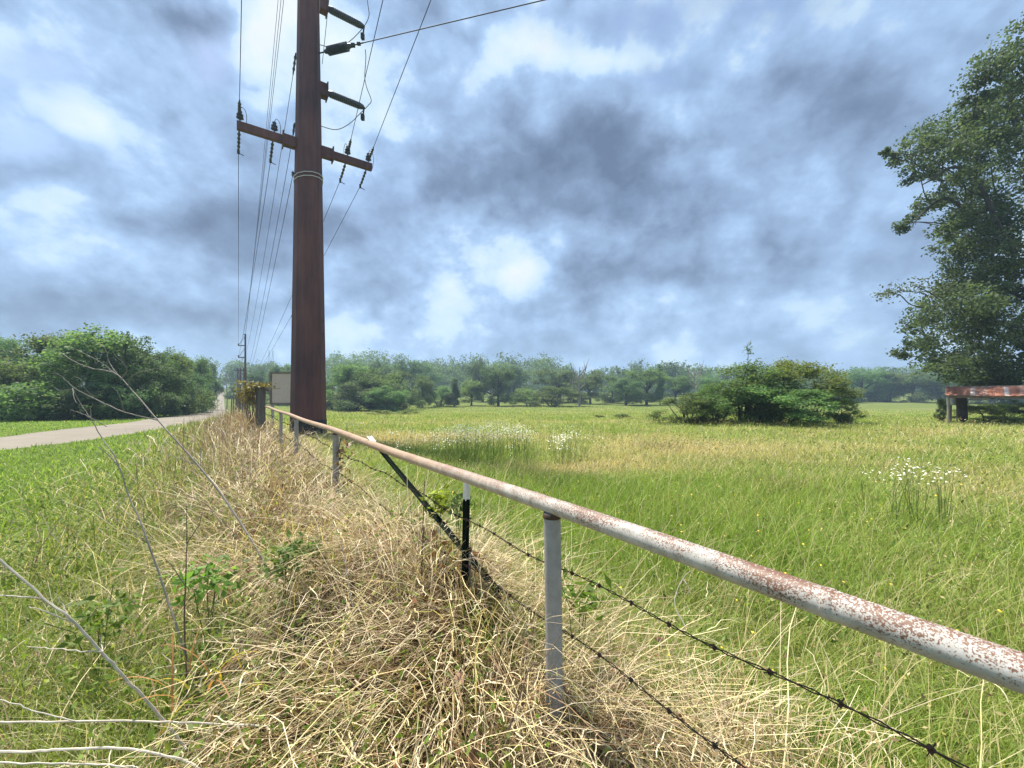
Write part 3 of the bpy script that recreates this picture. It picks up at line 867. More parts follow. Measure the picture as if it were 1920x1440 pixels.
# same wires carrying on over the viewer
for t_, px, lab in ((-2.10, 453, 'thin wire rising from left tip of crossarm to top of picture'), (1.38, 718, 'thin wire rising from inner right of crossarm to top of picture'), (2.18, 808, 'thin wire rising from right tip of crossarm to top of picture')):
    a = lp(t_, ZA + .36, -.02); Yt = (a[2] + .25 - H) * F / HY; b = np.array((xz(px, Yt), Yt, a[2] + .25))
    d = (b - a) / np.linalg.norm(b - a); strain(a, a + d * .75, .05, 4)
    wire(catenary(a + d * .75, ext(a, b, 5.5), .0), lab)
# steep bundle on the left side, from arms above the frame down to the second pole
for k, (z, t_, px, py, lab) in enumerate(((17.2, -.62, 456, 632, 'leftmost of three close wires dropping past left side of big pole'), (18.8, -.58, 458, 636, 'middle of three close wires dropping past left side of big pole'), (20.8, -.54, 459, 640, 'rightmost of three close wires dropping past left side of big pole'))):
    wire(catenary(lp(t_, z, .2), far(px, py), .9), lab)
# mid height dead end on the left face
a = lp(-.41, H + (HY - 100) / F * 14.6, .02); b = a + np.array((*LD * .75, -.32)); strain(a, b, .045, 3, 'strain_insulator', .018); wire(catenary(b, far(463, 655), .8), 'single wire clamped high on left face of big pole')
a = lp(-.45, ZA + .75, .02); strain(a, a + (*LD * .4, -.25), .04, 2); wire(catenary(a + (*LD * .4, -.25), far(466, 690), .6), 'wire leaving left face of big pole just above crossarm')
a = lp(-.50, 9.32, .02); strain(a - (0, 0, .1), a + (0, 0, .1), .055, 2, 'spool_insulator'); wire(catenary(a, far(468, 700), .6), 'wire leaving left face of big pole at the pale band')
# pale bands
for zz in (9.30, 9.16):
    m = MB(); n = 12; rr = pole_r(zz) + .016
    m.tube([(PX + rr * math.cos(2 * math.pi * (k + .37) / n), PY + rr * math.sin(2 * math.pi * (k + .37) / n), zz + .10 * math.cos(2 * math.pi * k / n)) for k in range(n + 1)], .014, 6, False); m.build('band', M_band, big)

# post insulators on the right face, with their jumper loops
def post_ins(z, label=None):
    a = lp(.40, z); b = lp(.56, z)
    m = MB(); m.bar(lp(.38, z + .02), lp(.62, z + .02), .30, .46); m.build('bracket', M_corten, big)
    m = MB(); m.bar(lp(.60, z + .02), lp(.64, z + .02), .40, .56); m.build('bracket_flange', M_corten, LAST[0])
    s0, s1 = lp(.70, z), lp(1.84, z); pin = strain(lp(.62, z), lp(1.95, z), .115, 15, 'post_insulator', .08)
    m = MB(); m.bar(lp(1.90, z), lp(2.0, z - .02), .06, .08); m.bar(lp(1.97, z), lp(1.94, z - .32), .05, .05); m.box(lp(1.92, z - .40), (.12, .12, .22)); m.build('clamp', M_wire, pin)


Z1 = H + (HY - 170) / F * 15.05; Z2 = H + (HY - 10) / F * 15.05
post_ins(Z1); post_ins(Z2)
# strain insulator to the right and its conductor
ZS = H + (HY - 107) / F * 14.95
e0 = np.array((PX + .40, PY - .02, ZS)); tgt = at(1020, 0, 12.64); dd = (tgt - e0) / np.linalg.norm(tgt - e0)
m = MB(); m.tube([e0 - dd * .1, e0 + dd * .35], .022, 8); m.build('shackle', M_wire, big)
strain(e0 + dd * .25, e0 + dd * 1.36, .15, 11, 'strain_insulator', .06)
m = MB(); m.tube([e0 + dd * 1.2, e0 + dd * 1.85], .022, 8); m.box(e0 + dd * 1.42, (.14, .08, .12)); m.box(e0 + dd * 1.66, (.12, .08, .08)); m.build('shackle', M_wire, big)
wire([e0 + dd * 1.6, e0 + dd * 8.9, e0 + dd * 20, e0 + dd * 45 + np.array((0, 0, -.5))], 'thick conductor going right from ribbed insulator to top of picture', .017)


def jump(pp, label):
    pts = resample(np.array([at(*q) for q in pp]), 8); m = MB(); m.tube(pts, .013, 6); m.build('jumper', M_wire, big)


jump([(600, 236, 15.1), (630, 243, 15.3), (655, 232, 15.6), (676, 212, 15.9), (690, 198, 15.7), (696, 188, 15.4), (688, 165, 15.0), (684, 145, 14.8), (686, 110, 14.6), (685, 93, 14.3)], '')
jump([(600, 84, 15.1), (628, 90, 15.3), (652, 80, 15.6), (672, 62, 15.9), (686, 44, 15.8), (692, 28, 15.7), (690, 10, 15.6), (686, -30, 15.5)], '')
wire([lp(.45, ZS - .2, -.05), lp(.9, ZS + 6.5, -1.6)], 'short wire slanting up from ribbed insulator to top of picture')

# notice board behind the pole
Yb = 18.0; t = thing('notice_board', (xz(545, Yb), Yb, gz(xz(545, Yb), Yb)), 'weathered blank wooden board on posts half hidden by big pole', 'sign board')
a, b = at(508, 699, Yb), at(572, 757, Yb); ext_r = b[0]
m = MB(); m.box(((a[0] + b[0]) / 2, Yb, (a[2] + b[2]) / 2), (b[0] - a[0] - .1, .03, a[2] - b[2] - .08)); m.build('panel', mat_plain('pale_plywood', (.48, .40, .32), (.64, .55, .45), 14, .9, stretch=(6, 1, .6)), t)
m = MB(); w = .075
m.box(((a[0] + b[0]) / 2, Yb - .01, a[2]), (b[0] - a[0] + w, .07, w)); m.box(((a[0] + b[0]) / 2, Yb - .01, b[2]), (b[0] - a[0] + w, .07, w))
m.box((a[0], Yb - .013, (a[2] + b[2]) / 2), (w, .07, a[2] - b[2] - w)); m.box((b[0], Yb - .013, (a[2] + b[2]) / 2), (w, .07, a[2] - b[2] - w)); m.build('frame', M_frame, t)
for xx in (a[0] + .02, b[0] - .02):
    m = MB(); m.box((xx, Yb + .075, (b[2] + gz(xx, Yb) - .3) / 2 + .3), (.09, .09, b[2] - gz(xx, Yb) + .9)); m.build('leg', M_galv, t)

# ------------------------------------------------------------------ shed on the right
M_shedpost = mat_plain('grey_timber', (.20, .17, .14), (.33, .29, .24), 9, .9, stretch=(1, 1, .15))
M_roofcap = mat_plain('rusty_cap', (.22, .09, .06), (.5, .4, .36), 6, .7)


def mat_roof():
    m, t, o = new_mat('rusted_tin')
    p = nd('ShaderNodeBsdfPrincipled', t); p.inputs['Roughness'].default_value = .6
    cd = nd('ShaderNodeTexCoord', t); vec = cd.outputs['Object']
    al = vmth('DOT_PRODUCT', vec, (.656, -.755, 0), t); cb_ = nd('ShaderNodeCombineXYZ', t); t.links.new(al, cb_.inputs[0]); ab = vmth('DOT_PRODUCT', vec, (.755, .656, 0), t); t.links.new(ab, cb_.inputs[1]); vec = cb_.outputs[0]
    sheet = noise(vmth('MULTIPLY', vec, (1.5, .01, .01), t), 1.0, 2, .5, t); fine = noise(vmth('MULTIPLY', vec, (7, .6, .6), t), 1.4, 6, .65, t)
    f = mth('ADD', mth('MULTIPLY', sheet.outputs['Fac'], .45, t), mth('MULTIPLY', fine.outputs['Fac'], .55, t), t)
    c = ramp(f, [(.34, (.22, .075, .045)), (.48, (.36, .14, .085)), (.57, (.42, .22, .16)), (.64, (.58, .54, .51))], t)
    seam = mth('FRACT', mth('ADD', mth('MULTIPLY', al, .93, t), 10.31, t), tree=t); sm = ramp(seam, [(.0, (1, 1, 1)), (.10, (.7, .7, .7)), (.16, (0, 0, 0))], t)
    mx_ = nd('ShaderNodeMixRGB', t); t.links.new(mth('MULTIPLY', sm, mth('ADD', fine.outputs['Fac'], .25, t), t), mx_.inputs[0]); t.links.new(c, mx_.inputs[1]); mx_.inputs[2].default_value = (.62, .58, .56, 1)
    t.links.new(mx_.outputs[0], p.inputs['Base Color']); t.links.new(p.outputs[0], o.inputs[0]); return m


Ys = 20.5; x0 = xz(1778, Ys); gs = gz(x0, Ys); ze = H + (HY - 741) / F * Ys; LEN = 7.0
SD, SE = np.array((.755, .656)), np.array((.656, -.755))          # depth and length directions of the shed


def sp(a, b, z): return np.array((x0 + SE[0] * a + SD[0] * b, Ys + SE[1] * a + SD[1] * b, z))


shed = thing('shed', (x0, Ys, gs), 'low open sided shed with rusty red corrugated tin roof under the big tree', 'shed')
m = MB(); nseg = 120
for j, (b_, dz_) in enumerate(((-.14, -.01), (1.15, .42), (2.4, .06))):
    for i in range(nseg + 1):
        q = sp(-.12 + LEN * i / nseg, b_, ze + dz_ + .014 * math.cos(i * 1.5) + (.016 * math.sin(i * .17) if j != 1 else 0)); m.v.append(tuple(q))
for j in range(2):
    for i in range(nseg): m.f.append((j * (nseg + 1) + i, j * (nseg + 1) + i + 1, (j + 1) * (nseg + 1) + i + 1, (j + 1) * (nseg + 1) + i))
rf_ = m.build('roof', mat_roof(), shed); md = rf_.modifiers.new('thick', 'SOLIDIFY'); md.thickness = .012
m = MB(); m.tube([sp(-.14, 1.15, ze + .435), sp(LEN - .1, 1.15, ze + .435)], .03, 8); m.build('ridge_cap', M_roofcap, rf_)
for k in range(3):
    for b_ in (0, 2.25):
        q = sp(k * 3.3, b_, 0); g_ = gz(q[0], q[1])
        m = MB(); m.tube([(q[0], q[1], g_ - .3), (q[0] + .02, q[1], ze - .01)], .055, 8); m.build('post', M_shedpost, shed)
for b_ in (0.0, 2.25):
    m = MB(); m.bar(sp(.0, b_, ze - .085), sp(LEN - .3, b_, ze - .085), .06, .11); m.build('beam', M_frame, shed)
m = MB(); m.bar(sp(.75, .15, H + (HY - 747) / F * Ys), sp(1.35, .15, H + (HY - 747) / F * Ys), .05, .06); m.build('rail', M_post, shed)
# dark sheet of hide or sacking that hangs from the eave
t = thing('hanging_sheet', (xz(1803, Ys + .5), Ys + .5, ze), 'dark ragged brown sheet hanging from the shed roof near its left post', 'sheet')
m = MB(); top = [1791, 1797, 1803, 1809, 1815]; bot = [1799, 1801, 1805, 1808, 1813]; ragged = [786, 793, 784, 794, 786]
for j in range(5):
    f_ = j / 4
    for i in range(5):
        px = top[i] + (bot[i] - top[i]) * f_; q = at(px, 742 + (ragged[i] - 742) * f_, Ys + .5); q[1] += .06 * math.sin(i * 2.0 + j * .6); m.v.append(tuple(q))
for j in range(4):
    for i in range(4): m.f.append((j * 5 + i, j * 5 + i + 1, (j + 1) * 5 + i + 1, (j + 1) * 5 + i))
o = m.build('sheet', mat_plain('dark_sacking', (.030, .022, .018), (.075, .055, .042), 7, .95), t, True); md = o.modifiers.new('thick', 'SOLIDIFY'); md.thickness = .03
t = thing('feed_bin', (xz(1787, Ys + 1.2), Ys + 1.2, gs), 'pale grey metal bin standing inside the shed behind the left post', 'bin')
m = MB(); c = at(1788, 752, Ys + 1.4); m.tube([c + (0, 0, -.22), c + (0, 0, -.2), c + (0, 0, .18), c + (0, 0, .2)], [.25, .27, .27, .25], 14); m.build('drum', M_galv, t, True)
m = MB()
for sx in (-.18, .18): m.tube([c + (sx, 0, -.22), (c[0] + sx, c[1], gz(c[0], c[1]) - .1)], .03, 6)
m.build('leg', M_frame, t)


# ------------------------------------------------------------------ trees
def crown_points(kind, n, seed):
    r_ = np.random.default_rng(seed)
    if kind == 'shrub': z0, z1, wx, top = .04, 1.0, .5, .62
    elif kind == 'oak': z0, z1, wx, top = .11, 1.0, .46, .65
    elif kind == 'pine': z0, z1, wx, top = .10, 1.0, .36, .35
    else: z0, z1, wx, top = .03, 1.0, .46, .58
    nl = 18 if kind != 'pine' else 16; cs = []; sz = []; lobes = []
    for i in range(nl * 20):
        if len(lobes) == nl: break
        q = r_.uniform(-1, 1, 3); d = math.hypot(q[0], q[1])
        if d > 1 or (d < .35 and q[2] < .2): continue
        h = (q[2] + 1) / 2; hz = z0 + (z1 - z0) * (.03 + h * .83)
        prof = min(1, (h / .22 + .25)) ** .5 * math.sqrt(max(.03, 1 - (max(0, h - .3) / .78) ** 2)) if kind != 'pine' else max(.12, 1 - h)
        ang = math.atan2(q[1], q[0]); lob = .84 + .22 * math.sin(2 * ang + seed) + .14 * math.sin(3 * ang + seed * 2.3 + h * 4)
        c = np.array((q[0] * wx * prof * lob, q[1] * wx * prof * lob, hz))
        if any(np.linalg.norm(c - l) < .11 for l in lobes): continue
        lobes.append(c)
    for l in lobes:
        R_ = r_.uniform(.11, .20) * (.7 if kind == 'pine' else 1)
        for j in range(11):
            q = r_.normal(0, 1, 3); q /= np.linalg.norm(q); q[2] = q[2] * .75 + .15
            cs.append(l + q * R_ * r_.uniform(.55, 1.0)); sz.append(r_.uniform(.022, .05))
    cs = np.array(cs); sz = np.array(sz); nc = len(cs); cs[:, 2] = np.clip(cs[:, 2], z0 * .7, .985)
    k = r_.integers(0, nc, n); P = cs[k] + np.clip(r_.normal(0, 1, (n, 3)), -1.7, 1.7) * sz[k][:, None] * (1.1, 1.1, 1.0)
    P[:, 2] = np.maximum(P[:, 2], z0 * .6 + .01)
    lum = r_.uniform(.75, 1.25, nc)[k]
    return P, lum, cs


def tree_mesh(kind, mat, seed, n=17000, leaf=.023):
    P, lum, cs = crown_points(kind, n, seed)
    v_, f_ = leaves(P, rng.uniform(.7, 1.4, n) * leaf, .5, .62)
    col = np.repeat(lum[:, None] * rng.uniform(.7, 1.3, (n, 1)) * (1 + rng.normal(0, .06, (n, 3))), 4, 0)
    o = link_mesh('crown', v_, f_, mat, col=col); me_c = o.data; bpy.data.objects.remove(o)
    m = MB(); rr = random.Random(seed)
    if kind == 'shrub':
        for k in range(7):
            a = rr.uniform(0, 6.3); c = cs[rr.randrange(len(cs))]
            m.tube([(.05 * math.cos(a), .05 * math.sin(a), -.06), (.08 * math.cos(a) + c[0] * .4, .08 * math.sin(a) + c[1] * .4, c[2] * .5), tuple(c)], [.012, .009, .003], 6)
    else:
        top = (.02, .01, .8); m.tube([(0, 0, -.08), (.005, 0, .08), (.02 * math.sin(seed), .015, .4), top], [.034, .027, .018, .005], 8)
        for k in range(16):
            c = cs[rr.randrange(len(cs))]; h = max(.14, c[2] * .55)
            m.tube([(.01, .005, h), (c[0] * .5, c[1] * .5, h + (c[2] - h) * .55), tuple(c)], [.012, .008, .003], 5)
    o = m.build('trunk', M_bark); me_t = o.data; bpy.data.objects.remove(o)
    return me_c, me_t


VAR = {}
sd = 11
for kind in ('round', 'oak', 'shrub', 'pine'):
    for mk, mt in (('mid', M_leaf_mid), ('dark', M_leaf_dark), ('lite', M_leaf_lite)):
        if kind == 'pine' and mk != 'dark': continue
        VAR[kind, mk] = [tree_mesh(kind, mt, sd + i * 5) for i in range(2 if kind in ('oak', 'pine') else 3)]; sd += 17
cnt = {}


def tree(px, Yd, topy, wpx, kind, mk, label, name='tree', cat='tree', group=None, zoff=0.0):
    x_ = xz(px, Yd); gg = gz(x_, Yd) + zoff; h = H + (HY - topy) / F * Yd - gg; w = wpx / F * Yd
    k = cnt.get((kind, mk), 0); cnt[kind, mk] = k + 1
    mc, mt = VAR[kind, mk][k % len(VAR[kind, mk])]
    t = thing(name, (x_, Yd, gg), label, cat, group)
    w *= 1.18; t.scale = (w, w, h * .99); t.rotation_euler[2] = (k * 2.4 + px) % 6.28
    for nm, me in (('crown', mc), ('trunk', mt)):
        o = bpy.data.objects.new(nm, me); C.objects.link(o); o.parent = t
    return t


GR = 'trees along the left side of the road'
for a in [
    (170, 27, 610, 200, 'round', 'mid', 'tallest rounded tree of the roadside belt, with bare twigs in front of it'),
    (95, 30, 626, 150, 'round', 'mid', 'broad tree just left of the tallest roadside tree'),
    (232, 29, 626, 135, 'round', 'dark', 'dark tree just right of the tallest roadside tree'),
    (22, 26.5, 668, 150, 'round', 'mid', 'low spreading roadside tree at the left edge of the picture'),
    (278, 32, 637, 125, 'round', 'dark', 'dark roadside tree behind the tip of the leaning dead stalk'),
    (322, 37, 652, 105, 'round', 'mid', 'mid green roadside tree where the road starts to climb'),
    (352, 44, 660, 85, 'round', 'dark', 'roadside tree overhanging the start of the climbing road'),
    (366, 54, 667, 66, 'round', 'mid', 'fairly distant roadside tree with its foot at road edge'),
    (380, 68, 677, 48, 'round', 'dark', 'third from last tree of the roadside belt up the hill'),
    (388, 86, 688, 34, 'round', 'mid', 'next to last tree of the roadside belt up the hill'),
    (396, 112, 700, 24, 'round', 'dark', 'last small tree of the roadside belt at top of the road'),
    (-75, 28, 650, 160, 'round', 'mid', 'roadside tree cut off by the left edge of the picture'),
    (8, 48, 626, 95, 'oak', 'mid', 'taller separate tree rising behind at the far left edge'),
]: tree(*a, group=GR)
GS = 'shrubs under the roadside trees'
for a in [
    (58, 24.5, 712, 110, 'shrub', 'mid', 'bright leafy shrub left of centre under the roadside trees'),
    (135, 24.5, 722, 100, 'shrub', 'dark', 'dark shrub under the tallest roadside tree'),
    (196, 26, 716, 100, 'shrub', 'dark', 'dark shrub behind the crossing bare twigs'),
    (250, 28.5, 712, 95, 'shrub', 'dark', 'dark shrub close to the road, left of its narrow part'),
    (300, 33, 708, 80, 'shrub', 'dark', 'dark shrub right beside the road where it narrows'),
    (340, 41, 706, 60, 'shrub', 'dark', 'small dark shrub at the road edge below overhanging tree'),
    (366, 51, 708, 46, 'shrub', 'mid', 'small shrub farthest along the road edge'),
    (-5, 25, 708, 110, 'shrub', 'mid', 'leafy shrub at the left edge of the picture'),
]: tree(*a, name='shrub', cat='shrub', group=GS)
GM = 'trees along the far side of the pasture'
for a in [
    (652, 68, 682, 120, 'round', 'mid', 'big rounded pasture tree immediately right of the steel pole'),
    (702, 66, 690, 105, 'round', 'mid', 'rounded pasture tree second right of the steel pole'),
    (744, 70, 693, 92, 'round', 'mid', 'tree at the right end of the clump beside the steel pole'),
    (622, 73, 700, 75, 'round', 'dark', 'tree partly hidden by right edge of the steel pole'),
    (665, 62, 716, 95, 'shrub', 'dark', 'dark low tree in front of the clump beside the steel pole'),
    (726, 61, 722, 85, 'shrub', 'mid', 'low bushy tree at front right of the clump beside steel pole'),
    (662, 100, 675, 62, 'oak', 'dark', 'dark flat topped tree above the clump beside the steel pole'),
    (708, 110, 674, 48, 'oak', 'dark', 'thin topped tree standing up behind the clump beside steel pole'),
    (792, 80, 702, 56, 'oak', 'mid', 'small tree with a clear single trunk above the white flowers'),
    (775, 122, 672, 92, 'oak', 'dark', 'tall dark two lobed tree behind the small single trunk tree'),
    (826, 85, 722, 62, 'shrub', 'mid', 'low bushy tree beside a dark narrow tree'),
    (852, 83, 706, 44, 'pine', 'dark', 'dark narrow tree left of the clearing'),
    (884, 90, 712, 56, 'oak', 'lite', 'small pale tree with thin trunk in the clearing'),
    (905, 120, 671, 68, 'oak', 'dark', 'tall domed tree behind the clearing'),
    (934, 88, 688, 78, 'round', 'dark', 'dark heavy tree just right of the clearing'),
    (962, 126, 677, 80, 'round', 'dark', 'broad dark tree below the distant lattice tower'),
    (992, 90, 726, 62, 'shrub', 'lite', 'pale yellowish round bush right of the dark heavy tree'),
    (1038, 86, 722, 88, 'shrub', 'mid', 'wide low bush left of the grey dead snag'),
    (1048, 112, 692, 105, 'round', 'mid', 'wide green tree above the low bush and left of the snag'),
    (1107, 102, 696, 64, 'round', 'mid', 'tree just right of the grey dead snag'),
    (1148, 108, 702, 60, 'round', 'mid', 'lower tree between the snag and the domed pair'),
    (1174, 92, 707, 74, 'oak', 'dark', 'dark tree with foliage to the ground left of domed tree'),
    (1212, 95, 690, 90, 'oak', 'mid', 'domed tree with visible trunks below, right of centre'),
    (1238, 97, 679, 30, 'pine', 'dark', 'thin spiky treetop rising from the domed tree'),
    (1266, 102, 704, 76, 'round', 'mid', 'tree between the spiky top and forked dead tree'),
    (1335, 112, 703, 96, 'round', 'mid', 'tree behind the left part of the big pasture bush'),
    (1420, 115, 700, 90, 'round', 'mid', 'tree hidden behind the big pasture bush'),
    (1552, 118, 700, 78, 'round', 'mid', 'far tree just right of the big pasture bush'),
    (1592, 112, 716, 54, 'round', 'dark', 'dark small tree in the right hand far treeline'),
    (1618, 120, 691, 92, 'round', 'mid', 'tallest tree of the right hand far treeline'),
    (1668, 118, 694, 84, 'round', 'mid', 'tree in the middle of right hand far treeline'),
    (1712, 115, 700, 84, 'round', 'mid', 'tree under the left tip of the big overhanging tree'),
    (1760, 110, 704, 84, 'round', 'dark', 'dark far tree above left end of the shed'),
    (1812, 106, 708, 92, 'round', 'mid', 'far tree showing above the shed roof'),
    (1880, 104, 700, 110, 'round', 'dark', 'far tree behind right part of the shed'),
    (492, 98, 690, 56, 'oak', 'dark', 'dark tree above the timber post, left of the board'),
    (523, 92, 682, 58, 'oak', 'dark', 'dark tree rising behind the notice board'),
    (556, 96, 690, 60, 'round', 'dark', 'dark tree mostly hidden behind the steel pole'),
    (437, 120, 722, 34, 'round', 'mid', 'small tree beside the road crest below the poles'),
    (472, 88, 716, 44, 'shrub', 'mid', 'bushy growth behind the timber post and poles'),
]: tree(*a, group=GM)
GB = 'bushes standing in the pasture'
for a in [
    (1395, 20.8, 676, 150, 'shrub', 'mid', 'left crown of the big pasture bush'),
    (1470, 21.3, 667, 150, 'shrub', 'lite', 'tallest right crown of the big pasture bush'),
    (1425, 20.0, 716, 170, 'shrub', 'mid', 'low middle growth of the big pasture bush'),
    (1290, 20.3, 736, 105, 'shrub', 'mid', 'low rounded bush at left foot of the big pasture bush'),
    (1342, 20.6, 716, 95, 'shrub', 'mid', 'medium bush joining the low left bush to the big one'),
    (1528, 20.8, 722, 80, 'shrub', 'mid', 'thinner leafy bush at right side of the big pasture bush'),
    (1578, 20.4, 744, 62, 'shrub', 'lite', 'small open sapling at far right of the big pasture bush'),
    (1165, 27, 775, 34, 'shrub', 'mid', 'small green bush alone left of the big pasture bush'),
    (1126, 28, 778, 22, 'shrub', 'dark', 'tiny bush left of the small lone bush'),
    (1190, 27, 783, 22, 'shrub', 'mid', 'tiny bush right of the small lone bush'),
    (722, 40, 768, 46, 'shrub', 'lite', 'low bright green bush by the clump right of steel pole'),
    (760, 42, 768, 40, 'shrub', 'lite', 'low bright green bush at end of clump right of steel pole'),
    (1768, 23, 745, 22, 'shrub', 'dark', 'small dark bush just left of the shed'),
    (1842, 22.2, 754, 64, 'shrub', 'mid', 'low bush inside the shed beside the hanging sheet'),
    (1892, 22.0, 750, 74, 'shrub', 'mid', 'low bush inside the shed at picture edge'),
]: tree(*a, name='bush', cat='bush', group=GB)
# a single whip growing out of the top of the big bush
t = thing('sapling', (xz(1402, 20.9), 20.9, gz(xz(1402, 20.9), 20.9)), 'thin sapling with tufted tip sticking out above big pasture bush', 'sapling')
c = at(1403, 655, 20.9); m = MB(); m.tube([(c[0], c[1], gz(c[0], c[1]) - .1), (c[0] - .03, c[1], 2.6), tuple(c)], [.03, .02, .008], 6); m.build('stem', M_bark, t)
n = 90; v_, f_ = leaves(c + rng.normal(0, 1, (n, 3)) * (.09, .09, .16), rng.uniform(.07, .13, n), .3, .6); link_mesh('crown', v_, f_, M_leaf_mid, t, col=leafcol(n))


# dead trees
def dead_tree(px, Yd, topy, wpx, label, seed, k_=1.0):
    rr = random.Random(seed); x_ = xz(px, Yd); gg = gz(x_, Yd); h = H + (HY - topy) / F * Yd - gg; w = wpx / F * Yd
    t = thing('dead_tree', (x_, Yd, gg), label, 'dead tree', 'bare dead trees in the far treeline')
    m = MB(); m.tube([(x_, Yd, gg - .3), (x_ + .1, Yd, gg + h * .3), (x_ - .1, Yd, gg + h * .65), (x_ + .1, Yd, gg + h)], [.28 * k_, .22 * k_, .15 * k_, .05 * k_], 8); tk = m.build('trunk', M_deadwood, t)
    for k in range(9):
        z = gg + h * rr.uniform(.35, .8); sgn = rr.choice((-1, 1)); l_ = w * rr.uniform(.3, .6)
        a = np.array((x_, Yd, z)); b = a + (sgn * l_ * .5, rr.uniform(-.5, .5), l_ * .5); c = b + (sgn * l_ * .3, rr.uniform(-.5, .5), l_ * .9)
        m = MB(); m.tube([a, b, c], [.11 * k_, .075 * k_, .025 * k_], 6); m.tube([b, b + (-sgn * l_ * .1, .3, l_ * .7)], [.06 * k_, .02 * k_], 5); m.build('branch', M_deadwood, tk)


dead_tree(1086, 84, 688, 44, 'grey bare dead snag with thick trunk in the far treeline', 3)
dead_tree(1302, 86, 689, 44, 'bare forked dead tree left of the big pasture bush', 8)
dead_tree(425, 62, 690, 36, 'thin bare dead tree beside the road crest', 5, .3)

# far woods: reads as one mass
parts = []
for k in range(420):
    px = rng.uniform(-250, 2250); Yd = rng.uniform(165, 290); x_ = xz(px, Yd); gg = gz(x_, Yd)
    if 398 < px < 430: continue
    h = rng.uniform(12, 18) * (1.15 if 600 < px < 1050 else .9); w = h * rng.uniform(.8, 1.2)
    P, lum, cs = crown_points('shrub' if k % 3 else 'round', 1300, k + 200)
    P = P * (w, w, h); P[:, 0] += x_; P[:, 1] += Yd; P[:, 2] += gg
    v_, f_ = leaves(P, rng.uniform(.5, 1.0, 1300), .5, .65)
    parts.append((v_, f_, np.repeat(lum[:, None] * rng.uniform(.55, 1.35) * rng.uniform(.75, 1.25, (1300, 1)) * np.ones(3), 4, 0)))
v_, f_, c_ = join(parts)
tag(link_mesh('far_woods', v_, f_, M_leaf_mid, col=c_ * .85), 'distant continuous woods along the horizon behind the pasture trees', 'woods', kind='stuff')


# lattice towers on the horizon
def tower(px, Yd, topy, wpx, label):
    x_ = xz(px, Yd); gg = gz(x_, Yd); zt = H + (HY - topy) / F * Yd; w = wpx / F * Yd; h = zt - gg
    t = thing('lattice_tower', (x_, Yd, gg), label, 'transmission tower', 'lattice towers on the horizon')
    body = MB(); r = .16
    def cn(f_, s1, s2): k = w * .5 * (1 - f_ * .75); return (x_ + s1 * k, Yd + s2 * k, gg + h * f_)
    for s1 in (-1, 1):
        for s2 in (-1, 1): body.tube([cn(0, s1, s2), cn(.7, s1, s2)], r, 4)
    for f_ in np.arange(0, .7, .1):
        for s1, s2, s3, s4 in ((-1, -1, 1, -1), (1, -1, 1, 1), (1, 1, -1, 1), (-1, 1, -1, -1)):
            body.tube([cn(f_, s1, s2), cn(f_ + .1, s3, s4)], r * .7, 4); body.tube([cn(f_, s3, s4), cn(f_ + .1, s1, s2)], r * .7, 4)
    body.build('body', M_lattice, t)
    for sg in (-1, 1):
        m = MB(); m.tube([(x_ + sg * w * .12, Yd, gg + h * .7), (x_ + sg * w * .30, Yd, gg + h)], [r * 1.5, r * .6], 4); m.tube([(x_ + sg * w * .42, Yd, gg + h * .7), (x_ + sg * w * .30, Yd, gg + h)], [r * 1.2, r * .6], 4)
        m.build('horn', M_lattice, t)
    m = MB(); m.tube([(x_ - w * .75, Yd, gg + h * .7), (x_ + w * .75, Yd, gg + h * .7)], r, 4); m.tube([(x_ - w * .75, Yd, gg + h * .7), (x_, Yd, gg + h * .6), (x_ + w * .75, Yd, gg + h * .7)], r * .7, 4); m.build('crossarm', M_lattice, t)


tower(508, 330, 655, 12, 'faint grey lattice tower on the horizon left of the steel pole')
tower(995, 380, 664, 11, 'faint grey lattice tower above the trees near picture centre')

# ------------------------------------------------------------------ the big overhanging tree on the right
YT = 24.0; tx = xz(2035, YT); gt = gz(tx, YT)
bt = thing('big_tree', (tx, YT, gt), 'very tall spreading tree at right edge with ragged layered branches over the shed', 'tree')
CL = [(1900, 92, 38), (1872, 128, 36), (1905, 165, 45), (1850, 152, 28), (1832, 186, 18), (1880, 240, 48), (1835, 250, 42), (1790, 250, 40), (1748, 246, 34), (1772, 280, 40), (1722, 272, 30), (1694, 292, 22), (1662, 286, 10), (1672, 296, 8), (1712, 318, 22),
      (1830, 300, 48), (1890, 310, 48), (1742, 330, 16), (1700, 416, 18), (1728, 392, 22), (1758, 372, 24), (1688, 424, 14), (1820, 372, 44), (1880, 380, 55), (1790, 420, 28), (1762, 432, 10), (1806, 462, 36), (1862, 462, 55), (1905, 470, 50), (1830, 515, 48),
      (1785, 480, 18), (1890, 545, 58), (1842, 575, 55), (1786, 585, 42), (1742, 615, 36), (1712, 650, 24), (1692, 664, 13), (1762, 655, 38), (1822, 645, 55), (1890, 640, 58), (1782, 690, 30), (1800, 335, 32), (1765, 315, 22), (1850, 430, 50), (1815, 420, 30), (1840, 210, 30), (1868, 195, 40), (1805, 545, 36), (1850, 610, 45), (1815, 700, 40), (1760, 690, 24), (1870, 720, 34), (1735, 580, 20), (1852, 696, 42), (1902, 700, 48),
      (1968, 118, 50), (1995, 190, 75), (1960, 260, 80), (1970, 370, 85), (1960, 480, 85), (1980, 590, 85), (1960, 680, 60), (2080, 150, 90), (2090, 250, 110), (2100, 420, 110), (2090, 580, 100), (2200, 240, 100), (2220, 380, 110), (2210, 540, 100)]
PALE = [(1656, 552, 12), (1686, 545, 18), (1716, 536, 20), (1742, 548, 22), (1770, 556, 22), (1752, 580, 20)]
P, S_, Cl, cen = [], [], [], []
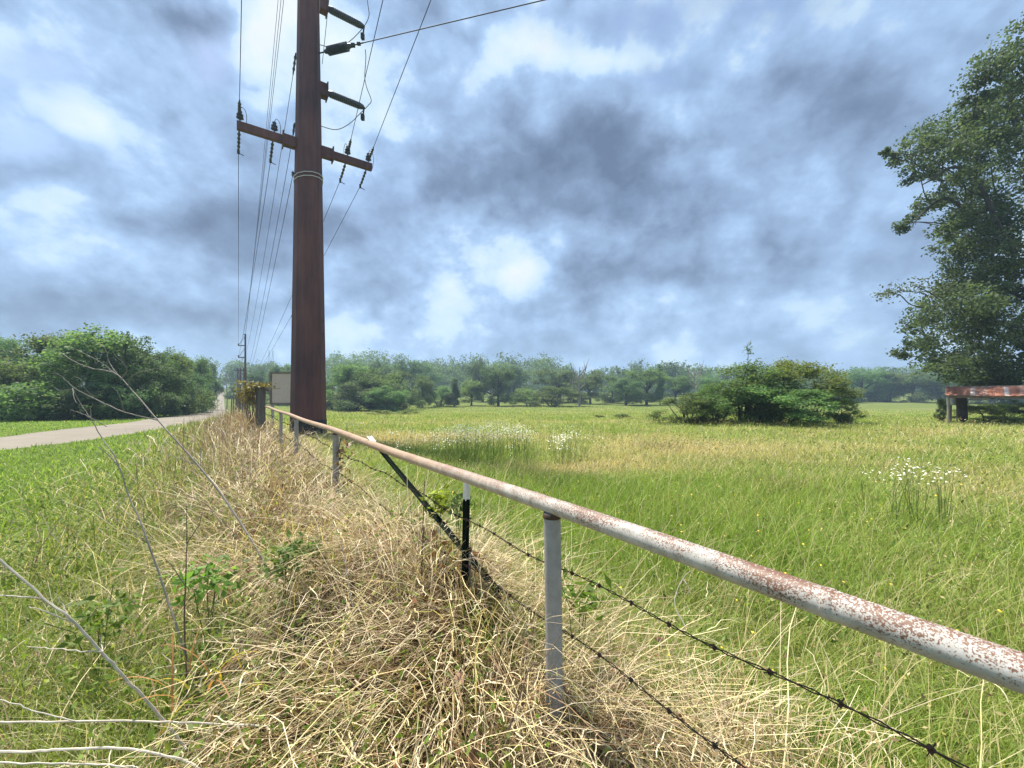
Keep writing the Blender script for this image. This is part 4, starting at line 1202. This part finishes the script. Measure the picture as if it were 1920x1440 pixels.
for (px, py, r_) in CL:
    Yc = YT + rng.normal(0, 1.6); c = at(px, py, Yc); R = r_ / F * Yc; cen.append((c, R))
    nl = int((1300 if px < 1930 else 900) * (r_ / 40) ** 2.0) + 80
    ns = max(4, int(r_ / 2.5)); sub = rng.normal(0, 1, (ns, 3)); sub /= np.linalg.norm(sub, axis=1)[:, None]; sub *= rng.uniform(.3, 1.12, (ns, 1)) * R
    k = rng.integers(0, ns, nl); q = c + sub[k] * (1, 1.3, .9) + np.clip(rng.normal(0, 1, (nl, 3)), -1.8, 1.8) * np.minimum(R * .24, .25) * rng.uniform(.6, 1.3, (ns, 1))[k] * (1.2, 1.2, .85)
    P.append(q); Cl.append(np.repeat(rng.uniform(.7, 1.35, ns)[k], 1) * rng.uniform(.7, 1.3, nl))
P = np.concatenate(P); Cl = np.concatenate(Cl)
v_, f_ = leaves(P, rng.uniform(.11, .21, len(P)), .3, .66)
link_mesh('crown', v_, f_, mat_veg('oak_leaf', (.085, .118, .058), .45), bt, col=np.repeat(Cl[:, None] * np.ones(3), 4, 0))
P = []
for (px, py, r_) in PALE:
    Yc = YT - 1; c = at(px, py, Yc); R = r_ / F * Yc; cen.append((c, R)); nl = 130; P.append(c + rng.normal(0, 1, (nl, 3)) * R * (.6, .8, .42))
P = np.concatenate(P); v_, f_ = leaves(P, rng.uniform(.10, .2, len(P)), .4, .55)
link_mesh('foliage', v_, f_, mat_veg('pale_leaf', (.12, .14, .075), .35), bt, col=leafcol(len(P)))
m = MB(); trunk = resample(np.array([(tx, YT, gt - .4), (tx + .1, YT, gt + 3), (tx - .3, YT, gt + 8), (tx + .2, YT + .3, gt + 14), (tx - .2, YT, gt + 17.5), (tx, YT, gt + 20)]), 5)
m.tube(trunk, np.linspace(.62, .08, len(trunk)), 12)
nodes = [(q, -1) for q in trunk[6:]]; order = sorted(range(len(cen)), key=lambda i: np.hypot(cen[i][0][0] - tx, cen[i][0][1] - YT)); link = []
for i in order:
    c = cen[i][0]; best = None
    for j, (q, _) in enumerate(nodes):
        d = np.linalg.norm((c - q) * (1, 1, 1)) + max(0, q[2] - c[2] + .6) * 5 + 6 * max(0, np.hypot(q[0] - tx, q[1] - YT) - .78 * np.hypot(c[0] - tx, c[1] - YT)) + (1.5 if j < len(trunk) - 6 else 0)
        if best is None or d < best[0]: best = (d, j)
    nodes.append((c, best[1])); link.append((len(nodes) - 1, best[1]))
load = np.ones(len(nodes))
for i, j in reversed(link): load[j] += load[i]
for i, j in link:
    q, c = nodes[j][0], nodes[i][0]; dist = np.linalg.norm(c - q); ra = .015 * load[i] ** .55 + .016; rb = .015 * max(1, load[i] - 1) ** .55 + .008
    k1 = q + (c - q) * .35 + np.array((0, 0, -.05 * dist)) + rng.normal(0, .055 * dist, 3); k2 = q + (c - q) * .7 + np.array((0, 0, .04 * dist)) + rng.normal(0, .045 * dist, 3)
    m.tube(resample(np.array([q, k1, k2, c]), 4), np.linspace(ra, rb, 13), 6)
btk = m.build('trunk', M_bark, bt, True)
for pp in ([(1905, 480), (1868, 415), (1842, 355), (1806, 318), (1776, 316), (1748, 336), (1730, 346)], [(1868, 415), (1812, 392), (1770, 372), (1735, 395), (1712, 420)], [(1910, 250), (1888, 160), (1862, 150), (1838, 155)]):
    m = MB(); pts = resample(np.array([at(a, b, YT - .6) for a, b in pp]), 5); m.tube(pts, np.linspace(.15, .03, len(pts)), 7); m.build('limb', M_bark, btk, True)


# ------------------------------------------------------------------ dead stalks in the foreground
def stalk(paths, mat, label, name='dead_stalk', cat='dead stalk', group=None):
    base = at(*paths[0][0][0]); t = thing(name, tuple(base), label, cat, group)
    for i, (pts, r0, r1) in enumerate(paths):
        q = resample(np.array([at(*p) for p in pts]), 6); q[1:-1] += rng.normal(0, .0010, q[1:-1].shape)
        m = MB(); m.tube(q, np.linspace(r0, r1, len(q)), 6); o = m.build('stem' if i == 0 else 'twig', mat, t if i == 0 else st, True)
        if i == 0: st = o


stalk([([(505, 1075, 2.30), (470, 1010, 2.35), (410, 920, 2.45), (352, 850, 2.5), (296, 788, 2.55), (250, 735, 2.6), (215, 700, 2.62), (170, 690, 2.65), (140, 678, 2.65), (112, 660, 2.66)], .0065, .0018),
       ([(296, 788, 2.55), (235, 773, 2.5), (178, 748, 2.48), (140, 728, 2.46), (118, 708, 2.45), (102, 698, 2.44)], .004, .0012), ([(215, 700, 2.62), (190, 680, 2.62), (160, 664, 2.6), (128, 648, 2.6)], .003, .001),
       ([(228, 712, 2.62), (205, 680, 2.65), (198, 655, 2.66), (180, 640, 2.66)], .003, .001), ([(228, 710, 2.62), (238, 690, 2.6), (215, 665, 2.58), (212, 650, 2.57)], .0022, .0008),
       ([(178, 748, 2.48), (155, 722, 2.44), (150, 710, 2.44), (136, 706, 2.43)], .002, .0008), ([(140, 728, 2.46), (112, 732, 2.44), (102, 726, 2.44)], .002, .0008), ([(232, 770, 2.5), (224, 742, 2.5), (212, 726, 2.5)], .002, .0008),
       ([(370, 872, 2.48), (340, 858, 2.5), (324, 806, 2.5)], .0022, .0008), ([(344, 842, 2.5), (345, 790, 2.52), (344, 784, 2.52)], .0018, .0008), ([(372, 872, 2.5), (330, 858, 2.44), (300, 846, 2.44)], .002, .0008), ([(376, 874, 2.48), (375, 840, 2.5), (360, 815, 2.5)], .0018, .0008),
       ([(250, 735, 2.6), (240, 718, 2.6), (256, 700, 2.6), (300, 690, 2.6), (326, 690, 2.6)], .002, .0006)],
      M_stem_grey, 'long leaning dead stalk with forked bare twigs in front of the roadside trees')
stalk([([(389, 1375, 1.75), (373, 1307, 1.78), (342, 1210, 1.83), (311, 1113, 1.9), (272, 1000, 1.95), (240, 925, 2.0), (225, 880, 2.0), (200, 850, 2.0), (182, 838, 2.0)], .0055, .0018), ([(225, 880, 2.0), (212, 850, 2.0), (190, 820, 2.02), (172, 788, 2.02), (150, 755, 2.03), (136, 728, 2.03)], .003, .001),
       ([(172, 788, 2.02), (170, 770, 2.02), (174, 758, 2.0)], .002, .0008), ([(136, 728, 2.03), (140, 750, 2.0), (150, 760, 2.0)], .002, .0007), ([(280, 1020, 1.95), (250, 1000, 1.9), (216, 972, 1.9)], .002, .0008), ([(200, 800, 2.02), (160, 778, 2.0), (130, 768, 2.0)], .002, .0008), ([(232, 940, 2.0), (250, 905, 2.05), (260, 880, 2.05)], .002, .0008)],
      M_stem_grey, 'thin grey dead stalk curving up left in front of the road')
stalk([([(352, 1405, 1.55), (350, 1280, 1.6), (346, 1152, 1.65), (350, 1040, 1.7), (350, 950, 1.72)], .004, .0012), ([(348, 1100, 1.66), (322, 1060, 1.66), (300, 1040, 1.66)], .002, .0008), ([(350, 1020, 1.7), (372, 985, 1.7), (380, 960, 1.7)], .002, .0008)], M_stem_brown, 'upright thin brown dead stalk left of centre foreground')
stalk([([(350, 1405, 1.35), (338, 1390, 1.35), (276, 1315, 1.33), (233, 1269, 1.3), (187, 1218, 1.28), (128, 1156, 1.25), (82, 1121, 1.24), (0, 1051, 1.22), (-60, 1000, 1.2)], .0046, .0028), ([(80, 1122, 1.24), (40, 1119, 1.2), (-20, 1114, 1.2)], .003, .0015), ([(134, 1166, 1.25), (100, 1152, 1.22), (70, 1142, 1.2), (52, 1138, 1.2)], .0022, .001),
       ([(128, 1156, 1.25), (118, 1135, 1.26), (108, 1120, 1.26)], .002, .001), ([(190, 1222, 1.28), (150, 1221, 1.25), (100, 1216, 1.25), (50, 1212, 1.25)], .002, .001), ([(192, 1222, 1.28), (190, 1205, 1.3), (188, 1192, 1.3)], .0016, .0008)], M_stem_pale, 'pale thick dead stalk rising to the left edge of picture')
stalk([([(510, 1362, 1.32), (482, 1360, 1.32), (360, 1355, 1.3), (233, 1352, 1.28), (110, 1353, 1.27), (0, 1354, 1.26), (-80, 1356, 1.25)], 0.0026, .0030), ([(140, 1352, 1.27), (70, 1335, 1.26), (20, 1318, 1.25), (-30, 1305, 1.25)], .002, .0015)], M_stem_pale, 'upper of the pale dead stalks lying across the lower left corner')
stalk([([(380, 1445, 1.2), (350, 1428, 1.2), (272, 1409, 1.2), (200, 1403, 1.2), (128, 1405, 1.2), (60, 1408, 1.2), (-60, 1410, 1.2)], .0032, .0038)], M_stem_pale, 'middle thick pale dead stalk lying across the lower left corner')
stalk([([(260, 1440, 1.16), (233, 1436, 1.16), (120, 1432, 1.16), (-40, 1430, 1.16)], .0022, .0026)], M_stem_pale, 'lowest pale dead stalk at the bottom left edge')
stalk([([(790, 1080, 2.0), (792, 1030, 2.0), (794, 960, 2.0), (796, 902, 2.0)], .004, .0018)], M_stem_brown, 'short dark upright twig beside the leaning steel stake')
stalk([([(675, 1200, 1.7), (660, 1130, 1.75), (648, 1060, 1.8), (640, 1020, 1.82), (625, 985, 1.85)], .0032, .001), ([(652, 1080, 1.8), (668, 1040, 1.8), (664, 1010, 1.8)], .002, .0008)], M_stem_pale, 'whitish bent stalk in the straw below the second pipe post')
stalk([([(1285, 1175, 1.55), (1265, 1130, 1.6), (1280, 1085, 1.62), (1296, 1070, 1.62)], .0025, .001), ([(1280, 1085, 1.62), (1290, 1100, 1.6), (1292, 1120, 1.6)], .002, .0008)], M_stem_pale, 'small pale forked twig under the middle of the pipe rail')
stalk([([(465, 1030, 2.5), (425, 985, 2.6), (385, 945, 2.65), (330, 920, 2.7), (280, 890, 2.75)], .003, .001), ([(400, 960, 2.6), (360, 950, 2.6), (320, 952, 2.6)], .002, .0008)], M_stem_brown, 'brown twig lying over the straw left of the leaning stalk')
stalk([([(945, 1400, 1.25), (990, 1260, 1.3), (1015, 1240, 1.3), (1060, 1180, 1.3)], .003, .001)], M_stem_brown, 'dark thin twig just left of the front pipe post')

# thin reddish brush standing along the bank in the distance
parts = []
n = 1500; s_ = rng.uniform(3.5, 22, n); p_ = rng.normal(-1.0, .45, n); q = F0[None] + FD[None] * s_[:, None] + FN[None] * p_[:, None]
col = np.where(rng.random((n, 1)) < .6, np.array((.27, .15, .11)), np.array((.40, .33, .24))) * rng.uniform(.6, 1.2, (n, 1))
parts.append(blades(np.stack([q[:, 0], q[:, 1], ground(q[:, 0], q[:, 1])], 1), rng.uniform(.3, .85, n) * np.clip(.5 + s_ / 14, .5, 1.0), rng.uniform(.004, .008, n) * np.clip(s_ / 6, .6, 1.6), rng.uniform(0, 6.28, n), rng.uniform(0, .8, n), rng.uniform(-.3, .6, n), col, 4, .3, .22))
v_, f_, c_ = join(parts)
tag(link_mesh('dry_brush', v_, f_, M_straw, col=c_), 'thin reddish brown dead stems standing along the far straw bank', 'brush', kind='stuff')


# ------------------------------------------------------------------ leafy plants and flowers
def leafy(px, py, Yd, R, hgt, n, colr, label, lsize=.05, name='leafy_weed', group='green plants in the straw'):
    c = at(px, py, Yd); t = thing(name, (c[0], c[1], gz(c[0], c[1])), label, 'plant', group)
    P = np.stack([c[0] + rng.normal(0, R, n), c[1] + rng.normal(0, R, n), c[2] + rng.normal(0, hgt, n)], 1)
    v_, f_ = leaves(P, rng.uniform(.7, 1.4, n) * lsize, .6, .45); link_mesh('foliage', v_, f_, M_leaf_weed, t, col=np.repeat(np.array(colr) * rng.uniform(.6, 1.4, (n, 1)), 4, 0))
    m = MB()
    for k in range(4): e = P[k * n // 4]; m.tube([(c[0] + random.uniform(-.03, .03), c[1], gz(c[0], c[1])), (c[0] * .5 + e[0] * .5, c[1] * .5 + e[1] * .5, c[2] - .05), tuple(e)], .002, 5)
    m.build('stem', mat_plain('green_stem', (.08, .10, .03), (.14, .17, .05), 20, .7), t)


leafy(822, 938, 2.55, .035, .05, 90, (.30, .36, .03), 'yellow green leafy plant between the two steel stakes', .055)
leafy(862, 948, 2.75, .06, .05, 110, (.09, .14, .04), 'darker green plant just right of the yellow green one')
leafy(530, 1045, 1.95, .05, .05, 130, (.15, .22, .06), 'feathery green plant in the straw left of centre', .045)
leafy(588, 1028, 2.1, .035, .035, 60, (.13, .19, .05), 'small green plant right of the feathery one', .045)
leafy(385, 1085, 1.95, .065, .04, 120, (.17, .30, .06), 'bright green broad leaved plant in rough grass at left', .05)
leafy(190, 1150, 2.0, .09, .05, 170, (.14, .21, .04), 'low green leafy plant left of the pale stalk', .045)
leafy(1085, 1115, 1.75, .05, .05, 70, (.16, .24, .04), 'green weed just right of the front pipe post', .05)
# yellowing broad grass clump
t = thing('grass_clump', tuple(at(395, 1290, 1.5)), 'yellow and orange broad bladed grass clump in lower left', 'grass clump')
c = at(395, 1290, 1.5); n = 13; q = c + rng.normal(0, 1, (n, 3)) * (.06, .06, .02)
v_, f_, c_ = blades(q, rng.uniform(.14, .26, n), rng.uniform(.005, .009, n), rng.uniform(0, 6.28, n), rng.uniform(.1, .7, n), rng.uniform(.6, 2.0, n), np.where(rng.random((n, 1)) < .7, np.array((.62, .48, .06)), np.array((.55, .26, .10))) * rng.uniform(.7, 1.1, (n, 1)), 6, .3)
link_mesh('blade', v_, f_, M_grass, t, col=c_)


def flower_heads(P, size):
    """little flat white rosettes, each eight sided"""
    n = len(P); V = np.zeros((n, 9, 3)); tilt = rng.normal(0, .35, (n, 2))
    for k in range(8):
        a = k * math.pi / 4; rr = size * (1 if k % 2 else .62)
        V[:, k, 0] = P[:, 0] + rr * math.cos(a); V[:, k, 1] = P[:, 1] + rr * math.sin(a); V[:, k, 2] = P[:, 2] + rr * (tilt[:, 0] * math.cos(a) + tilt[:, 1] * math.sin(a))
    V[:, 8] = P + (0, 0, .006); o = (np.arange(n) * 9)[:, None]
    f = np.concatenate([np.stack([o[:, 0] + k, o[:, 0] + (k + 1) % 8, o[:, 0] + 8], 1) for k in range(8)])
    return V.reshape(-1, 3), f


def flower_patch(cx_, cy_, sx, sy, nplants, hz, label, kind='stuff', size=.016, per=14, thing_cat='wildflowers'):
    x = cx_ + rng.normal(0, 1, nplants) * sx; y = cy_ + rng.normal(0, 1, nplants) * sy; g_ = ground(x, y)
    h = rng.uniform(hz * .8, hz * 1.12, nplants)
    hp = np.concatenate([np.stack([x[i] + rng.normal(0, .085, per), y[i] + rng.normal(0, .085, per), g_[i] + h[i] - np.abs(rng.normal(0, .07, per))], 1) for i in range(nplants)])
    v1, f1 = flower_heads(hp, size * rng.uniform(.7, 1.3, len(hp)))
    if kind == 'stuff':
        a = tag(link_mesh('white_flowers', v1, f1, M_white_petal), label, thing_cat, kind='stuff'); root = a; ORG[a.name] = np.zeros(3)
    else:
        root = thing('daisy_clump', (cx_, cy_, gz(cx_, cy_)), label, thing_cat); [link_mesh('flower', *flower_heads(hp[i:i + 1], size * rng.uniform(.7, 1.3, 1)), M_white_petal, root) for i in range(len(hp))]
    nn = nplants * 5; k = np.repeat(np.arange(nplants), 5)
    b = np.stack([x[k] + rng.normal(0, .03, nn), y[k] + rng.normal(0, .03, nn), g_[k]], 1)
    v2, f2, c2 = blades(b, h[k] * rng.uniform(.7, 1.0, nn), np.full(nn, .0055), rng.uniform(0, 6.28, nn), np.abs(rng.normal(0, .22, nn)), rng.uniform(-.3, .4, nn), np.array((.11, .16, .05)) * rng.uniform(.6, 1.4, (nn, 1)), 4, .5, .06)
    link_mesh('stem', v2, f2, M_grass, root, col=c2)


flower_patch(-.58, 8.9, .72, .8, 120, .70, 'broad drift of small white wildflowers in the pasture right of the steel pole', size=.011)
flower_patch(.98, 8.3, .14, .25, 8, .62, 'small tuft of white wildflowers right of the broad white drift', 'thing', .016, 12)
flower_patch(1.45, 8.6, .2, .3, 5, .68, 'sparse white wildflowers on thin stems right of the small white tuft', 'thing', .014, 6)
flower_patch(4.45, 4.5, .16, .15, 9, .66, 'tall daisies with dark stems in the right of the pasture', 'thing', .012, 9)
flower_patch(4.95, 4.6, .07, .08, 3, .62, 'daisies just right of the tall dark stemmed ones', 'thing', .012, 9)
flower_patch(-5.3, 13.2, .22, .25, 7, .55, 'little white flower tuft beside the foot of the steel pole', 'thing', .015, 10)
# scattered buttercup-like yellow and white specks
n = 260; x, y, r = sample_polar(n, 1.8, 16, -10, 60, -.3); zr, zs, zl = zone(x, y); kp = zr > .6; x, y = x[kp], y[kp]
v_, f_ = flower_heads(np.stack([x, y, ground(x, y) + rng.uniform(.25, .42, len(x))], 1), rng.uniform(.006, .012, len(x)))
tag(link_mesh('yellow_flowers', v_, f_, M_yellow), 'tiny yellow flowers scattered through the pasture grass', 'wildflowers', kind='stuff')


# darker weed tussocks standing in the grass
def tussock(px, py, Yd, sx, n, colr, label):
    c = at(px, py, Yd); g_ = gz(c[0], c[1]); t = thing('weed_tussock', (c[0], c[1], g_), label, 'weeds', 'weed tussocks in the pasture')
    x = c[0] + rng.normal(0, sx, n); y = c[1] + rng.normal(0, sx * .6, n)
    v_, f_, c_ = blades(np.stack([x, y, ground(x, y)], 1), rng.uniform(.16, .40, n), rng.uniform(.004, .008, n) * Yd / 6, rng.uniform(0, 6.28, n), rng.uniform(.1, .9, n), rng.uniform(.2, 1.4, n), np.array(colr) * rng.uniform(.5, 1.5, (n, 1)), 3, .4)
    link_mesh('foliage', v_, f_, M_grass, t, col=c_)


tussock(1468, 905, 6.2, .28, 420, (.24, .22, .09), 'brownish weed tussock in lush grass right of picture centre')
tussock(1228, 832, 10.5, .35, 300, (.19, .165, .075), 'small dark brown weed tussock beyond the tan strip')
tussock(1345, 1160, 2.9, .10, 60, (.20, .19, .10), 'small greyish weed just above the pipe rail')


# ------------------------------------------------------------------ hazy air between the viewer and the far trees
m = MB(); m.box((0, 235, 20), (1560, 680, 48)); mh, th, oh = new_mat('haze')
pv = nd('ShaderNodeVolumePrincipled', th); pv.inputs['Color'].default_value = (.58, .79, 1, 1); pv.inputs['Density'].default_value = .0009; pv.inputs['Anisotropy'].default_value = .2
th.links.new(pv.outputs[0], oh.inputs['Volume'])
tag(m.build('haze', mh), 'pale bluish summer haze over the pasture', 'haze', kind='stuff')
